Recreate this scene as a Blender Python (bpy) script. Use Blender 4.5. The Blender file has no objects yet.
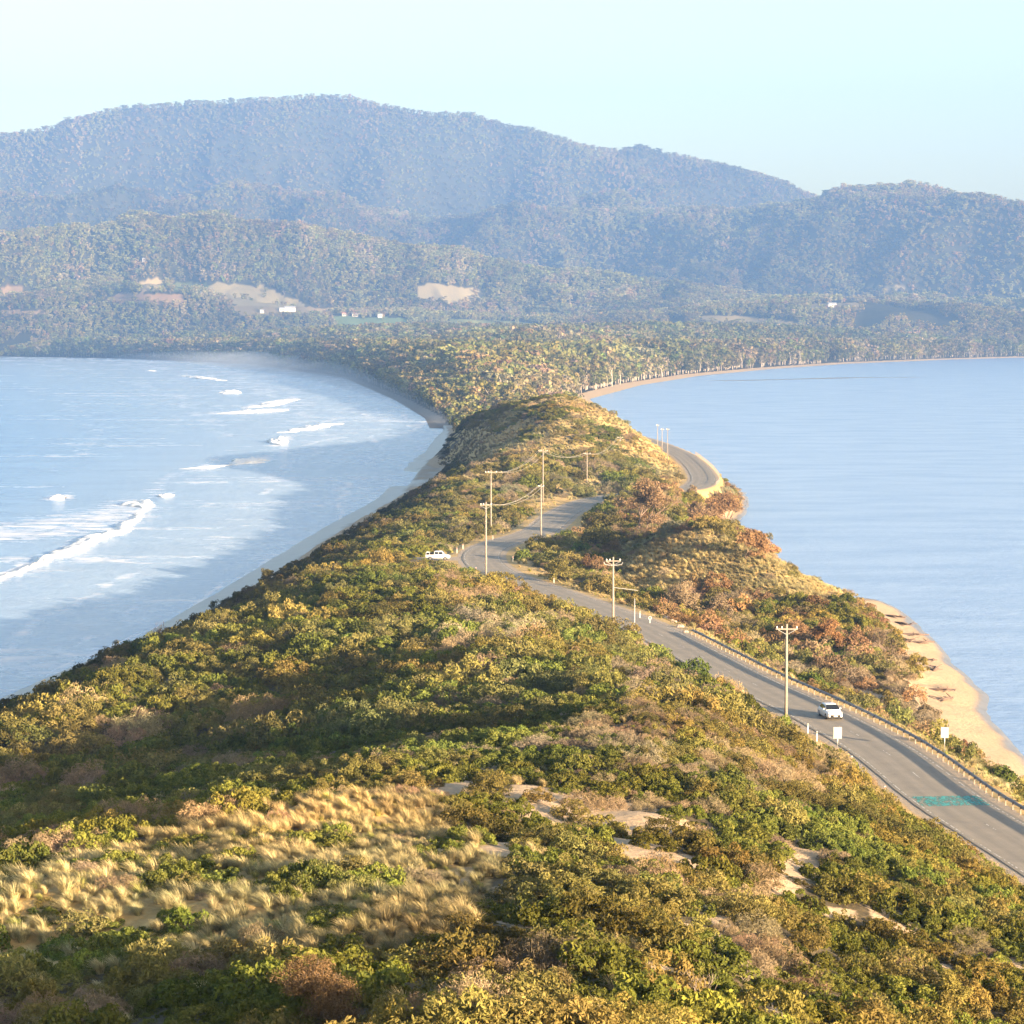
import bpy, math, random
import numpy as np
from mathutils import Vector, Matrix
random.seed(7); rng = np.random.default_rng(7)
R = math.radians
scene = bpy.context.scene
COL = scene.collection

# ------------------------------------------------------------------ camera
H = 48.0; F = 2500.0; PITCH = math.atan(177.0 / F)
cp_, sp_ = math.cos(PITCH), math.sin(PITCH)
cam = bpy.data.cameras.new('camera'); camo = bpy.data.objects.new('camera', cam); COL.objects.link(camo)
cam.sensor_width = 36; cam.lens = 36 * F / 1024; cam.clip_start = 1; cam.clip_end = 40000
camo.location = (0, 0, H); camo.rotation_euler = (R(90) - PITCH, 0, 0)
scene.camera = camo

def ray(px, py):
    px = np.asarray(px, float); py = np.asarray(py, float)
    u = px - 512; v = 512 - py
    return u, F * cp_ + v * sp_, -F * sp_ + v * cp_
def atD(px, py, D):
    rx, ry, rz = ray(px, py); t = D / ry
    return rx * t, D + 0 * rx, H + rz * t
def atZ(px, py, z):
    rx, ry, rz = ray(px, py); t = (z - H) / rz
    return rx * t, ry * t, z + 0 * t
def proj(x, y, z):
    dz = z - H
    f = y * cp_ - dz * sp_; v = y * sp_ + dz * cp_
    f = np.where(f < 1, 1, f)
    return 512 + F * x / f, 512 - F * v / f

# ------------------------------------------------------------------ noise
def _hash(ix, iy, s):
    n = (ix * 374761393 + iy * 668265263 + s * 974634721) & 0x7fffffff
    n = ((n ^ (n >> 13)) * 1274126177) & 0x7fffffff
    return ((n ^ (n >> 16)) & 0xffff) / 65535.0
def vnoise(x, y, s=0):
    x = np.asarray(x, float); y = np.asarray(y, float)
    ix = np.floor(x).astype(np.int64); iy = np.floor(y).astype(np.int64)
    fx = x - ix; fy = y - iy; fx = fx * fx * (3 - 2 * fx); fy = fy * fy * (3 - 2 * fy)
    a = _hash(ix, iy, s); b = _hash(ix + 1, iy, s); c = _hash(ix, iy + 1, s); d = _hash(ix + 1, iy + 1, s)
    return (a * (1 - fx) + b * fx) * (1 - fy) + (c * (1 - fx) + d * fx) * fy
def fbm(x, y, s=0, o=4):
    r = 0; a = .5; t = 0
    for k in range(o):
        r = r + a * vnoise(x * 2 ** k + 17.3 * k, y * 2 ** k - 9.1 * k, s + k); t += a; a *= .5
    return r / t
def smooth(a, b, x):
    t = np.clip((x - a) / (b - a), 0, 1); return t * t * (3 - 2 * t)
def inpoly(px, py, poly):
    px = np.asarray(px, float); py = np.asarray(py, float)
    r = np.zeros(px.shape, bool); n = len(poly)
    for i in range(n):
        x1, y1 = poly[i]; x2, y2 = poly[(i + 1) % n]
        if y1 == y2: continue
        c = ((y1 > py) != (y2 > py)) & (px < (x2 - x1) * (py - y1) / (y2 - y1) + x1)
        r ^= c
    return r

# ------------------------------------------------------------------ object helpers
def mesh_np(name, V, Fc, mats=(), smooth_=False, attrs=None):
    """V (n,3); Fc (m,3|4) array or list of arrays"""
    me = bpy.data.meshes.new(name)
    V = np.asarray(V, np.float32)
    parts = [f for f in (Fc if isinstance(Fc, (list, tuple)) else [Fc]) if len(f)]
    me.vertices.add(len(V)); me.vertices.foreach_set('co', V.ravel())
    nl = sum(f.size for f in parts); nf = sum(len(f) for f in parts)
    if nf:
        me.loops.add(nl); me.loops.foreach_set('vertex_index', np.concatenate([f.ravel() for f in parts]).astype(np.int32))
        me.polygons.add(nf)
        sizes = np.concatenate([np.full(len(f), f.shape[1]) for f in parts])
        me.polygons.foreach_set('loop_start', np.concatenate([[0], np.cumsum(sizes)[:-1]]).astype(np.int32))
        me.polygons.foreach_set('loop_total', sizes.astype(np.int32))
        me.polygons.foreach_set('use_smooth', np.full(nf, smooth_))
    me.update(calc_edges=True)
    for k, (typ, dom, arr) in (attrs or {}).items():
        a = me.attributes.new(k, typ, dom)
        a.data.foreach_set({'FLOAT': 'value', 'INT': 'value', 'FLOAT_VECTOR': 'vector', 'FLOAT_COLOR': 'color'}[typ], np.asarray(arr, np.float32 if typ != 'INT' else np.int32).ravel())
    for m in mats: me.materials.append(m)
    return me
def link(name, me, parent=None, loc=None, rz=0, **tags):
    o = bpy.data.objects.new(name, me); COL.objects.link(o)
    if parent: o.parent = parent
    if loc is not None: o.location = loc
    if rz: o.rotation_euler = (0, 0, rz)
    for k, v in tags.items():
        if v: o[k] = v
    return o
def thing(name, label, cat, loc, rz=0, group=None):
    return link(name, None, None, loc, rz, label=label, category=cat, group=group)

class MB:
    def __init__(s): s.v = []; s.f = []
    def add(s, vs, fs):
        o = len(s.v); s.v += [tuple(v) for v in vs]; s.f += [tuple(i + o for i in f) for f in fs]; return s
    def box(s, x0, y0, z0, x1, y1, z1, M=None):
        vs = [(x, y, z) for x in (x0, x1) for y in (y0, y1) for z in (z0, z1)]
        if M: vs = [M @ Vector(v) for v in vs]
        return s.add(vs, [(0, 1, 3, 2), (4, 6, 7, 5), (0, 4, 5, 1), (2, 3, 7, 6), (0, 2, 6, 4), (1, 5, 7, 3)])
    def tube(s, pts, rad, n=8, cap=True):
        pts = [Vector(p) for p in pts]; rs = rad if isinstance(rad, (list, tuple)) else [rad] * len(pts)
        vs = []
        for i, p in enumerate(pts):
            d = (pts[min(i + 1, len(pts) - 1)] - pts[max(i - 1, 0)]).normalized()
            a = d.orthogonal().normalized() if abs(d.z) < .9 else (Vector((1, 0, 0)) - d * d.x).normalized()
            if abs(d.z) < .9: a = d.cross(Vector((0, 0, 1))).normalized()
            b = d.cross(a)
            vs += [p + (a * math.cos(2 * math.pi * k / n) + b * math.sin(2 * math.pi * k / n)) * rs[i] for k in range(n)]
        fs = [(i * n + k, i * n + (k + 1) % n, (i + 1) * n + (k + 1) % n, (i + 1) * n + k) for i in range(len(pts) - 1) for k in range(n)]
        if cap: fs += [tuple(range(n - 1, -1, -1)), tuple(range((len(pts) - 1) * n, len(pts) * n))]
        return s.add(vs, fs)
    def mesh(s, name, mat, sm=False):
        me = bpy.data.meshes.new(name); me.from_pydata(s.v, [], s.f); me.update()
        for m in (mat if isinstance(mat, (list, tuple)) else [mat]): me.materials.append(m)
        if sm: me.polygons.foreach_set('use_smooth', [True] * len(me.polygons))
        return me
    def build(s, name, mat, parent=None, sm=False, loc=None, rz=0, **t):
        return link(name, s.mesh(name, mat, sm), parent, loc, rz, **t)

# ------------------------------------------------------------------ materials
def newmat(name):
    m = bpy.data.materials.new(name); m.use_nodes = True
    nt = m.node_tree; nt.nodes.clear()
    out = nt.nodes.new('ShaderNodeOutputMaterial')
    return m, nt, out
def N(nt, t, **kw):
    n = nt.nodes.new('ShaderNode' + t)
    for k, v in kw.items():
        if k.startswith('i_'):
            key = k[2:]; key = int(key) if key.isdigit() else key.replace('_', ' ')
            n.inputs[key].default_value = v
        else: setattr(n, k, v)
    return n
def L(nt, a, b): nt.links.new(a, b)
def ramp(nt, fac, stops):
    r = nt.nodes.new('ShaderNodeValToRGB'); e = r.color_ramp.elements
    while len(e) < len(stops): e.new(.5)
    for k, (p, c) in enumerate(stops):
        e[k].position = p; e[k].color = (*c, 1) if len(c) == 3 else c
    L(nt, fac, r.inputs[0]); return r.outputs[0]
def mix(nt, fac, a, b, mode='MIX'):
    m = nt.nodes.new('ShaderNodeMix'); m.data_type = 'RGBA'; m.blend_type = mode
    for s, v in ((0, fac), (6, a), (7, b)):
        if hasattr(v, 'is_output'): L(nt, v, m.inputs[s])
        elif s == 0: m.inputs[0].default_value = v
        else: m.inputs[s].default_value = (*v, 1) if len(v) == 3 else v
    return m.outputs[2]
def noise(nt, scale, detail=4, rough=.55, vec=None, dist=0):
    n = N(nt, 'TexNoise'); n.inputs['Scale'].default_value = scale; n.inputs['Detail'].default_value = detail
    n.inputs['Roughness'].default_value = rough; n.inputs['Distortion'].default_value = dist
    if vec is not None: L(nt, vec, n.inputs['Vector'])
    return n.outputs[0]
def objvec(nt, scale=None):
    tc = N(nt, 'TexCoord')
    if scale is None: return tc.outputs['Object']
    mp = N(nt, 'Mapping'); mp.inputs['Scale'].default_value = scale; L(nt, tc.outputs['Object'], mp.inputs[0]); return mp.outputs[0]

def simple(name, col, rough=.6, metal=0, var=.12, scale=8, spec=.5, bump=0):
    m, nt, out = newmat(name)
    b = N(nt, 'BsdfPrincipled'); b.inputs['Roughness'].default_value = rough; b.inputs['Metallic'].default_value = metal
    b.inputs['Specular IOR Level'].default_value = spec
    v = objvec(nt); n = noise(nt, scale, 5, .6, v)
    lo = tuple(c * (1 - var) for c in col); hi = tuple(min(1, c * (1 + var)) for c in col)
    L(nt, ramp(nt, n, [(.3, lo), (.7, hi)]), b.inputs['Base Color'])
    if bump:
        bp = N(nt, 'Bump'); bp.inputs['Strength'].default_value = bump; L(nt, n, bp.inputs['Height']); L(nt, bp.outputs[0], b.inputs['Normal'])
    L(nt, b.outputs[0], out.inputs[0]); return m

def foliage(name, base, alt, trans=.25, gain=1.2):
    """leaf colour = species colour x instance / object tint x per leaf variation"""
    m, nt, out = newmat(name)
    lv = N(nt, 'Attribute', attribute_name='leafv')
    base = tuple(q * gain for q in base); alt = tuple(q * gain for q in alt); col = mix(nt, lv.outputs['Fac'], base, alt)
    ti = N(nt, 'Attribute', attribute_type='INSTANCER', attribute_name='tint')
    fl = N(nt, 'Attribute', attribute_type='INSTANCER', attribute_name='isinst')
    oi = N(nt, 'ObjectInfo')
    tint = mix(nt, fl.outputs['Fac'], oi.outputs['Color'], ti.outputs['Color'])
    col = mix(nt, 1.0, col, tint, 'MULTIPLY')
    d = N(nt, 'BsdfDiffuse'); t = N(nt, 'BsdfTranslucent'); L(nt, col, d.inputs[0]); L(nt, col, t.inputs[0])
    ms = N(nt, 'MixShader'); ms.inputs[0].default_value = trans
    L(nt, d.outputs[0], ms.inputs[1]); L(nt, t.outputs[0], ms.inputs[2]); L(nt, ms.outputs[0], out.inputs[0])
    return m

MAT = {}
MAT['wood_grey'] = simple('weathered_pole_timber', (.21, .185, .165), .85, 0, .2, 3)
MAT['dead_wood'] = simple('dead_wood', (.19, .155, .13), .9, 0, .3, 6)
MAT['drift'] = simple('driftwood', (.095, .065, .055), .9, 0, .35, 5)
MAT['bark'] = simple('bark', (.16, .115, .085), .9, 0, .3, 3)
MAT['bark_pale'] = simple('pale_bark', (.46, .40, .34), .85, 0, .25, .6)
MAT['galv'] = simple('galvanised_steel', (.46, .48, .50), .42, .75, .15, 4)
MAT['galv_dull'] = simple('dull_galvanised_steel', (.33, .34, .35), .55, .4, .2, 4)
MAT['rail'] = simple('dull_rail_steel', (.23, .24, .27), .6, .1, .2, 3)
MAT['wire'] = simple('aluminium_cable', (.5, .47, .43), .5, .4)
MAT['white_plastic'] = simple('white_plastic_post', (.50, .49, .47), .5, 0, .05)
MAT['sign_grey'] = simple('sign_sheet', (.33, .30, .31), .5, 0, .06, 6)
MAT['red_refl'] = simple('red_reflector', (.55, .05, .03), .3)
MAT['porcelain'] = simple('porcelain_insulator', (.72, .70, .66), .25, 0, .05)
MAT['car_white'] = simple('white_car_paint', (.62, .63, .66), .22, 0, .02, 1)
MAT['car_glass'] = simple('dark_car_glass', (.012, .014, .018), .06, 0, .1)
MAT['car_black'] = simple('black_trim', (.006, .006, .007), .6, spec=.15)
MAT['rubber'] = simple('tyre_rubber', (.012, .012, .012), .9)
MAT['rim'] = simple('alloy_rim', (.5, .5, .52), .3, .9)
MAT['lampglass'] = simple('headlight_lens', (.75, .77, .8), .08, .3, .05)
MAT['plate'] = simple('number_plate', (.75, .75, .72), .4)
MAT['rock'] = simple('pale_rock', (.30, .24, .21), .9, 0, .3, 2.5, bump=.4)
MAT['house_white'] = simple('white_weatherboard', (.78, .76, .72), .7)
MAT['house_cream'] = simple('cream_weatherboard', (.6, .52, .42), .7)
MAT['roof_grey'] = simple('grey_metal_roof', (.42, .43, .45), .5, .2)
MAT['roof_red'] = simple('red_metal_roof', (.40, .14, .10), .6)
MAT['window'] = simple('house_window', (.04, .05, .06), .1)
MAT['paint'] = simple('white_road_paint', (.62, .60, .56), .7, 0, .25, 1.5)

# ------------------------------------------------------------------ shore lines (x of the water's edge for a distance y)
LS = [(-40, -150), (150, -84)] + [(float(atZ(a, b, 0)[1]), float(atZ(a, b, 0)[0])) for a, b in
     [(-60, 722), (0, 698), (60, 672), (103, 655), (150, 631), (190, 608), (230, 585), (262, 565), (300, 542), (336, 521), (374, 501), (390, 486), (402, 470), (425, 452), (434, 434), (426, 418), (396, 400), (345, 378), (250, 364), (120, 358.5), (0, 356.6), (-120, 355.6)]]
RS = [(-40, 84), (120, 66), (224, 59)] + [(float(atZ(a, b, 0)[1]), float(atZ(a, b, 0)[0])) for a, b in
     [(1024, 757), (1003, 733), (984, 712), (986, 703), (993, 697), (975, 684), (952, 662), (940, 646), (925, 632), (900, 611), (878, 599)]] + \
     [(466, 54), (485, 49), (540, 48), (600, 52), (640, 57), (680, 64), (740, 70), (800, 71), (900, 64), (1100, 58), (1500, 56)] + \
     [(float(atZ(a, b, 0)[1]), float(atZ(a, b, 0)[0])) for a, b in [(588, 399), (640, 385), (700, 375.5), (770, 369), (850, 363.5), (950, 359.5), (1024, 357.5), (1120, 356)]]
LS = np.array(LS); RS = np.array(RS)
RS = RS[np.argsort(RS[:, 0])]; LS = LS[np.argsort(LS[:, 0])]
def xl(y): return np.where(y > LS[-1, 0], -1e5, np.interp(y, LS[:, 0], LS[:, 1]))
def xr(y): return np.where(y > RS[-1, 0], 1e5, np.interp(y, RS[:, 0], RS[:, 1]))

# ------------------------------------------------------------------ road centre line
ZR = 8.0
rp = [(55, 60), (50, 110), (45, 155)]
for a, b in [(1012, 840), (946, 799), (886, 752), (816, 713), (745, 680), (689, 650), (635, 623), (553, 593), (497, 573), (481, 556), (497, 544), (540, 531), (563, 513), (590, 501), (618, 495.5), (650, 492), (688, 489), (703, 481), (699, 470), (689, 460), (679, 453)]:
    q = atZ(a, b, ZR); rp.append((float(q[0]), float(q[1])))
rp += [(53, 930), (46, 1010), (34, 1120), (15, 1300), (0, 1600), (-8, 1900), (-20, 2400), (-40, 3000)]
rp = np.array(rp)
def densify(P, step):
    out = []
    for i in range(len(P) - 1):
        p0 = P[max(i - 1, 0)]; p1 = P[i]; p2 = P[i + 1]; p3 = P[min(i + 2, len(P) - 1)]
        n = max(2, int(np.hypot(*(p2 - p1)[:2]) / step))
        for k in range(n):
            t = k / n
            out.append(.5 * ((2 * p1) + (-p0 + p2) * t + (2 * p0 - 5 * p1 + 4 * p2 - p3) * t * t + (-p0 + 3 * p1 - 3 * p2 + p3) * t ** 3))
    out.append(P[-1]); return np.array(out)
def resample(P, step):
    s = np.concatenate([[0], np.cumsum(np.linalg.norm(np.diff(P, axis=0), axis=1))])
    n = int(s[-1] / step); q = np.linspace(0, s[-1], n + 1)
    return np.stack([np.interp(q, s, P[:, k]) for k in range(P.shape[1])], 1)
road = resample(densify(rp, 1.5), 1.5)
for _ in range(22):
    road[1:-1] = .25 * road[:-2] + .5 * road[1:-1] + .25 * road[2:]
tan = np.gradient(road, axis=0); tan /= np.linalg.norm(tan, axis=1)[:, None]
nor = np.stack([tan[:, 1], -tan[:, 0]], 1)          # towards the right of travel away from the camera
roadN = road[road[:, 1] < 1350]; 
def road_dist(x, y):
    """signed distance to the centre line (+ right), for arrays; far points get 99"""
    sh = x.shape; x = x.ravel(); y = y.ravel(); d = np.full(x.shape, 99.0)
    m = np.where((y > 40) & (y < 1300))[0]
    P = roadN[::2]; NN = nor[:len(roadN)][::2]
    for s in range(0, len(m), 20000):
        i = m[s:s + 20000]
        dx = x[i, None] - P[None, :, 0]; dy = y[i, None] - P[None, :, 1]
        k = np.argmin(dx * dx + dy * dy, 1); r = np.arange(len(i))
        a = np.hypot(dx[r, k], dy[r, k]); sg = dx[r, k] * NN[k, 0] + dy[r, k] * NN[k, 1]
        # distance along the normal is more exact between samples
        d[i] = np.where(a < 12, sg, np.sign(sg) * a)
    return d.reshape(sh)

# ------------------------------------------------------------------ neck terrain: a smooth surface through surveyed points
C = []
for a, b, d in [(0, 1024, 78), (150, 1024, 74), (300, 1024, 70), (512, 1024, 68), (700, 1024, 74), (850, 1024, 84), (1024, 1024, 98),
                (0, 930, 92), (150, 920, 93), (300, 910, 94), (450, 920, 92), (600, 930, 92), (750, 940, 98), (900, 950, 108), (1024, 940, 122),
                (-40, 880, 106), (0, 872, 109), (100, 845, 116), (200, 822, 123), (300, 800, 129), (400, 788, 134), (500, 785, 139), (600, 800, 137), (700, 820, 134), (800, 860, 130), (900, 880, 138), (1024, 890, 158),
                (520, 742, 166), (600, 728, 172), (700, 735, 177), (780, 768, 180), (850, 798, 184), (940, 838, 182), (1024, 872, 182),
                (560, 690, 215), (640, 690, 228), (720, 706, 240), (775, 730, 240), (830, 765, 222), (880, 795, 206),
                (590, 640, 296), (640, 662, 285), (690, 690, 262), (500, 640, 270), (400, 680, 240), (300, 720, 232), (200, 740, 232), (100, 760, 225), (0, 772, 215),
                (100, 700, 245), (200, 665, 272), (300, 650, 272), (400, 620, 302), (450, 590, 355), (350, 592, 355), (300, 612, 335), (540, 612, 340),
                (500, 522, 560), (470, 500, 600), (450, 480, 680), (480, 470, 700), (520, 480, 640), (560, 470, 680), (600, 465, 700), (640, 470, 700),
                (500, 412, 850), (540, 402, 830), (570, 400, 820), (600, 410, 810), (630, 428, 800), (655, 446, 790), (470, 427, 880),
                (600, 440, 755), (560, 430, 760), (520, 440, 760), (650, 465, 725), (455, 446, 900), (470, 420, 1000),
                (655, 549, 424), (700, 542, 420), (750, 554, 412), (795, 577, 408), (690, 596, 398), (640, 590, 402), (760, 590, 398), (640, 548, 455), (600, 556, 462), (740, 612, 388), (800, 622, 380), (850, 676, 324), (900, 718, 292), (740, 550, 470), (840, 600, 440),
                (580, 546, 490), (650, 508, 565), (700, 505, 600), (740, 520, 560)]:
    C.append(atD(a, b, d))
C += [(0, 0, 35), (0, -14, 35), (-14, 10, 34), (15, 10, 32.5), (0, 30, 32.3), (-30, 40, 29.5), (30, 40, 28), (60, 0, 14), (-60, 0, 20), (-75, 60, 9), (70, 80, 6), (0, -50, 30), (48, 110, 13), (-40, -50, 22), (40, -50, 22),
      (-38, 165, 15), (-25, 175, 16), (-10, 178, 17.5), (-52, 150, 12.5), (5, 190, 18.5),
      (-14, 447, 8), (-20, 450, 7.4), (5, 1080, 8), (20, 1000, 9), (30, 940, 10), (-15, 1200, 6), (25, 1300, 5), (0, 1150, 7), (10, 930, 17), (0, 960, 15)]
for a, b in [(-40, 735), (0, 716), (70, 680), (150, 640), (200, 616), (265, 588), (330, 556), (362, 534), (400, 510), (432, 488), (456, 462)]: C.append(atZ(a, b, 3.8))
for a, b in [(868, 600), (888, 640), (905, 665), (930, 695), (950, 735), (985, 782), (1024, 806), (1100, 850)]: C.append(atZ(a, b, 2.6))
for y, x in RS[:21]:
    if y > 100: C.append((x, y, 0))
for y, x in LS[:16]:
    if y > 100: C.append((x, y, 0)); 
for k in range(60, len(roadN) - 60, 9):
    for o in (-4.5, 4.5): C.append((roadN[k, 0] + nor[k, 0] * o, roadN[k, 1] + nor[k, 1] * o, ZR))
for k in range(0, len(roadN), 6):
    if 165 < roadN[k, 1] < 335:
        for o, zz in ((7.5, 6.6), (10.5, 4.6)): C.append((roadN[k, 0] + nor[k, 0] * o, roadN[k, 1] + nor[k, 1] * o, zz))
C = np.array([[float(v) for v in c] for c in C]); 
SC = 100.0
def warp(x, y):   # stretch so that far stations do not dominate
    return x / 30.0, np.sqrt(np.maximum(y + 120, 1)) / 2.6
cx, cy = warp(C[:, 0], C[:, 1])
def tpsk(r2): return .5 * r2 * np.log(np.maximum(r2, 1e-9))
n = len(C); K = tpsk((cx[:, None] - cx) ** 2 + (cy[:, None] - cy) ** 2) + np.eye(n) * .012
P_ = np.stack([np.ones(n), cx, cy], 1)
A = np.zeros((n + 3, n + 3)); A[:n, :n] = K; A[:n, n:] = P_; A[n:, :n] = P_.T
w = np.linalg.solve(A, np.concatenate([C[:, 2], [0, 0, 0]]))
def tps(x, y):
    sh = x.shape; x = x.ravel(); y = y.ravel(); out = np.empty(x.shape); wx, wy = warp(x, y)
    for s in range(0, len(x), 20000):
        e = slice(s, s + 20000)
        out[e] = tpsk((wx[e, None] - cx) ** 2 + (wy[e, None] - cy) ** 2) @ w[:n] + w[n] + w[n + 1] * wx[e] + w[n + 2] * wy[e]
    return out.reshape(sh)
def neck_height(x, y):
    x = np.asarray(x, float); y = np.asarray(y, float)
    z = tps(x, y)
    a = x - xl(y); b = xr(y) - x; s = np.minimum(a, b)
    wob = (fbm(x / 9, y / 14, 5) - .5) * 3
    lim_l = np.where(a + wob > 0, (a + wob) * .13 + np.maximum(a - 7, 0) ** 1.2 * .6, (a + wob) * .05)
    lim_r = np.where(b + wob > 0, (b + wob) * .25 + np.maximum(b - 9.5, 0) * 1.3, (b + wob) * .05)
    inside = smooth(3, 10, s)
    z = z + inside * ((fbm(x / 11, y / 11, 11) - .5) * 2.4 + (fbm(x / 3.5, y / 3.5, 12) - .5) * .7)
    z = np.maximum(z, np.where(s > 6, 1.2, -9))
    z = np.minimum(z, np.minimum(lim_l, lim_r)); z = np.maximum(z, -2.4)
    d = np.abs(road_dist(x, y)); t = smooth(4.6, 9.0, d)
    z = (ZR - .04) * (1 - t) + z * t
    # pull-off beside the bend
    t2 = smooth(3.4, 6.5, np.hypot((x + 14) * .55, y - 447)); z = (ZR - .06) * (1 - t2) + z * t2
    return z

# ------------------------------------------------------------------ far land and hills
def prof(pts, px): pts = np.array(pts, float); return np.interp(px, pts[:, 0], pts[:, 1])
def far_height(x, y):
    x = np.asarray(x, float); y = np.asarray(y, float)
    px = 512 + F * x / y
    s = np.minimum(x - xl(y), xr(y) - x)
    base = np.where(s > 0, np.minimum(s * .06, 4.5) , np.maximum(s * .03, -2.4))
    g = (fbm(x / 420, y / 420, 31, 5) - .5); g2 = np.abs(fbm(x / 700, y / 900, 41, 5) - .5) * 2; g3 = (fbm(x / 150, y / 150, 51, 4) - .5); g4 = np.abs(fbm(x / 330 + .3 * g, y / 620, 61, 4) - .5) * 2
    p4 = prof([(-400, 300), (0, 302), (60, 292), (150, 286), (230, 300), (300, 312), (380, 318), (500, 321), (600, 318), (700, 312), (800, 309), (900, 312), (1024, 318), (1400, 318)], px)
    p3 = prof([(-400, 262), (-50, 243), (0, 240), (60, 231), (140, 226), (220, 225), (300, 231), (380, 243), (450, 255), (520, 268), (600, 285), (680, 295), (760, 303), (850, 305), (1024, 314), (1400, 318)], px)
    p2 = prof([(-400, 220), (0, 214), (100, 216), (200, 209), (300, 202), (380, 212), (430, 222), (500, 216), (600, 214), (700, 212), (800, 209), (850, 204), (900, 196), (960, 199), (1024, 209), (1400, 228)], px)
    p1 = prof([(-400, 190), (-100, 156), (0, 141), (60, 132), (130, 117), (200, 109), (280, 106), (340, 102), (400, 110), (440, 116), (500, 128), (560, 142), (600, 155), (640, 151), (680, 160), (740, 175), (780, 187), (825, 203), (860, 225), (1024, 255), (1400, 280)], px)
    def Z(p, D): return H + (335 - p) * D / F
    D4, D1 = 6100., 10300.
    D3 = np.interp(px, [-100, 600], [6500., 7150.]); D2 = np.interp(px, [380, 1100], [9350., 7700.])
    wv = (fbm(px / 90, px * 0 + .5, 3) - .5) * 300
    nodes = [(5300 + 0 * px, 4.5 + 0 * px), (5750 + wv * .3, 18 + 20 * g), (D4 + wv, Z(p4, D4)), (D4 + 330 + wv, Z(p4, D4) * .93), (D3 + wv, Z(p3, D3)), (D3 + .38 * (D2 - D3), Z(p3, D3) * .42), (D2, Z(p2, D2)), (D2 + .4 * (D1 - D2), Z(p2, D2) * .72), (D1 + 0 * px, Z(p1, D1)), (11000 + 0 * px, Z(p1, D1) * .6)]
    z = 4.5 + 0 * x
    for (d0, z0), (d1, z1) in zip(nodes[:-1], nodes[1:]):
        t = np.clip((y - d0) / (d1 - d0), 0, 1); st = t * t * (3 - 2 * t) * .55 + t * .45
        z = np.where(y > d0, z0 + (z1 - z0) * st, z)
    hm = smooth(5500, 7400, y); hm2 = smooth(7200, 9500, y)
    crest = 1 - .75 * np.exp(-((y - D3) / 160) ** 2) - .75 * np.exp(-((y - D2) / 160) ** 2) - .8 * np.exp(-((y - D1) / 220) ** 2)
    z = z + (hm * g * 140 + hm2 * (.30 - g2) * 290 + hm * g3 * 14 + hm * (.3 - g4) * 150) * crest
    z = np.where(y > 5300, z, 4.5)
    z = z + 30 * smooth(60, 420, s) * smooth(2300, 3600, y) * smooth(6000, 5000, y) * (.6 + .8 * fbm(x / 250, y / 400, 33))
    base = base + 6 * smooth(20, 90, s) * smooth(1500, 2500, y)
    land = smooth(0, 200, s); z = np.where(s > 70, z, base)
    z = np.where((s > 70), base + (z - base) * smooth(70, 260, s), z)
    return z

FIELDS = [([(136, 279), (163, 278), (167, 290), (140, 292)], (.46, .37, .20)), ([(0, 286), (20, 285), (30, 296), (0, 298)], (.36, .25, .14)),
          ([(170, 283), (205, 282), (212, 290), (176, 292)], (.17, .2, .08)), ([(120, 292), (185, 294), (190, 304), (100, 302)], (.36, .24, .14)),
          ([(215, 282), (262, 286), (300, 300), (306, 309), (240, 307), (200, 292)], (.36, .31, .17)), ([(232, 306), (330, 307), (330, 316), (236, 316)], (.30, .24, .13)),
          ([(330, 316), (410, 318), (412, 334), (340, 333)], (.22, .30, .13)), ([(416, 286), (430, 282), (490, 291), (483, 300), (455, 306), (418, 300)], (.44, .37, .21)),
          ([(448, 318), (545, 323), (542, 330), (450, 327)], (.30, .32, .13)), ([(700, 315), (750, 316), (800, 322), (800, 328), (705, 323)], (.34, .28, .14)),
          ([(860, 283), (905, 287), (900, 292), (862, 290)], (.30, .26, .15)), ([(0, 310), (45, 309), (50, 314), (0, 317)], (.33, .24, .14)), ([(810, 304), (856, 303), (860, 310), (812, 311)], (.33, .27, .15))]

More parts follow.
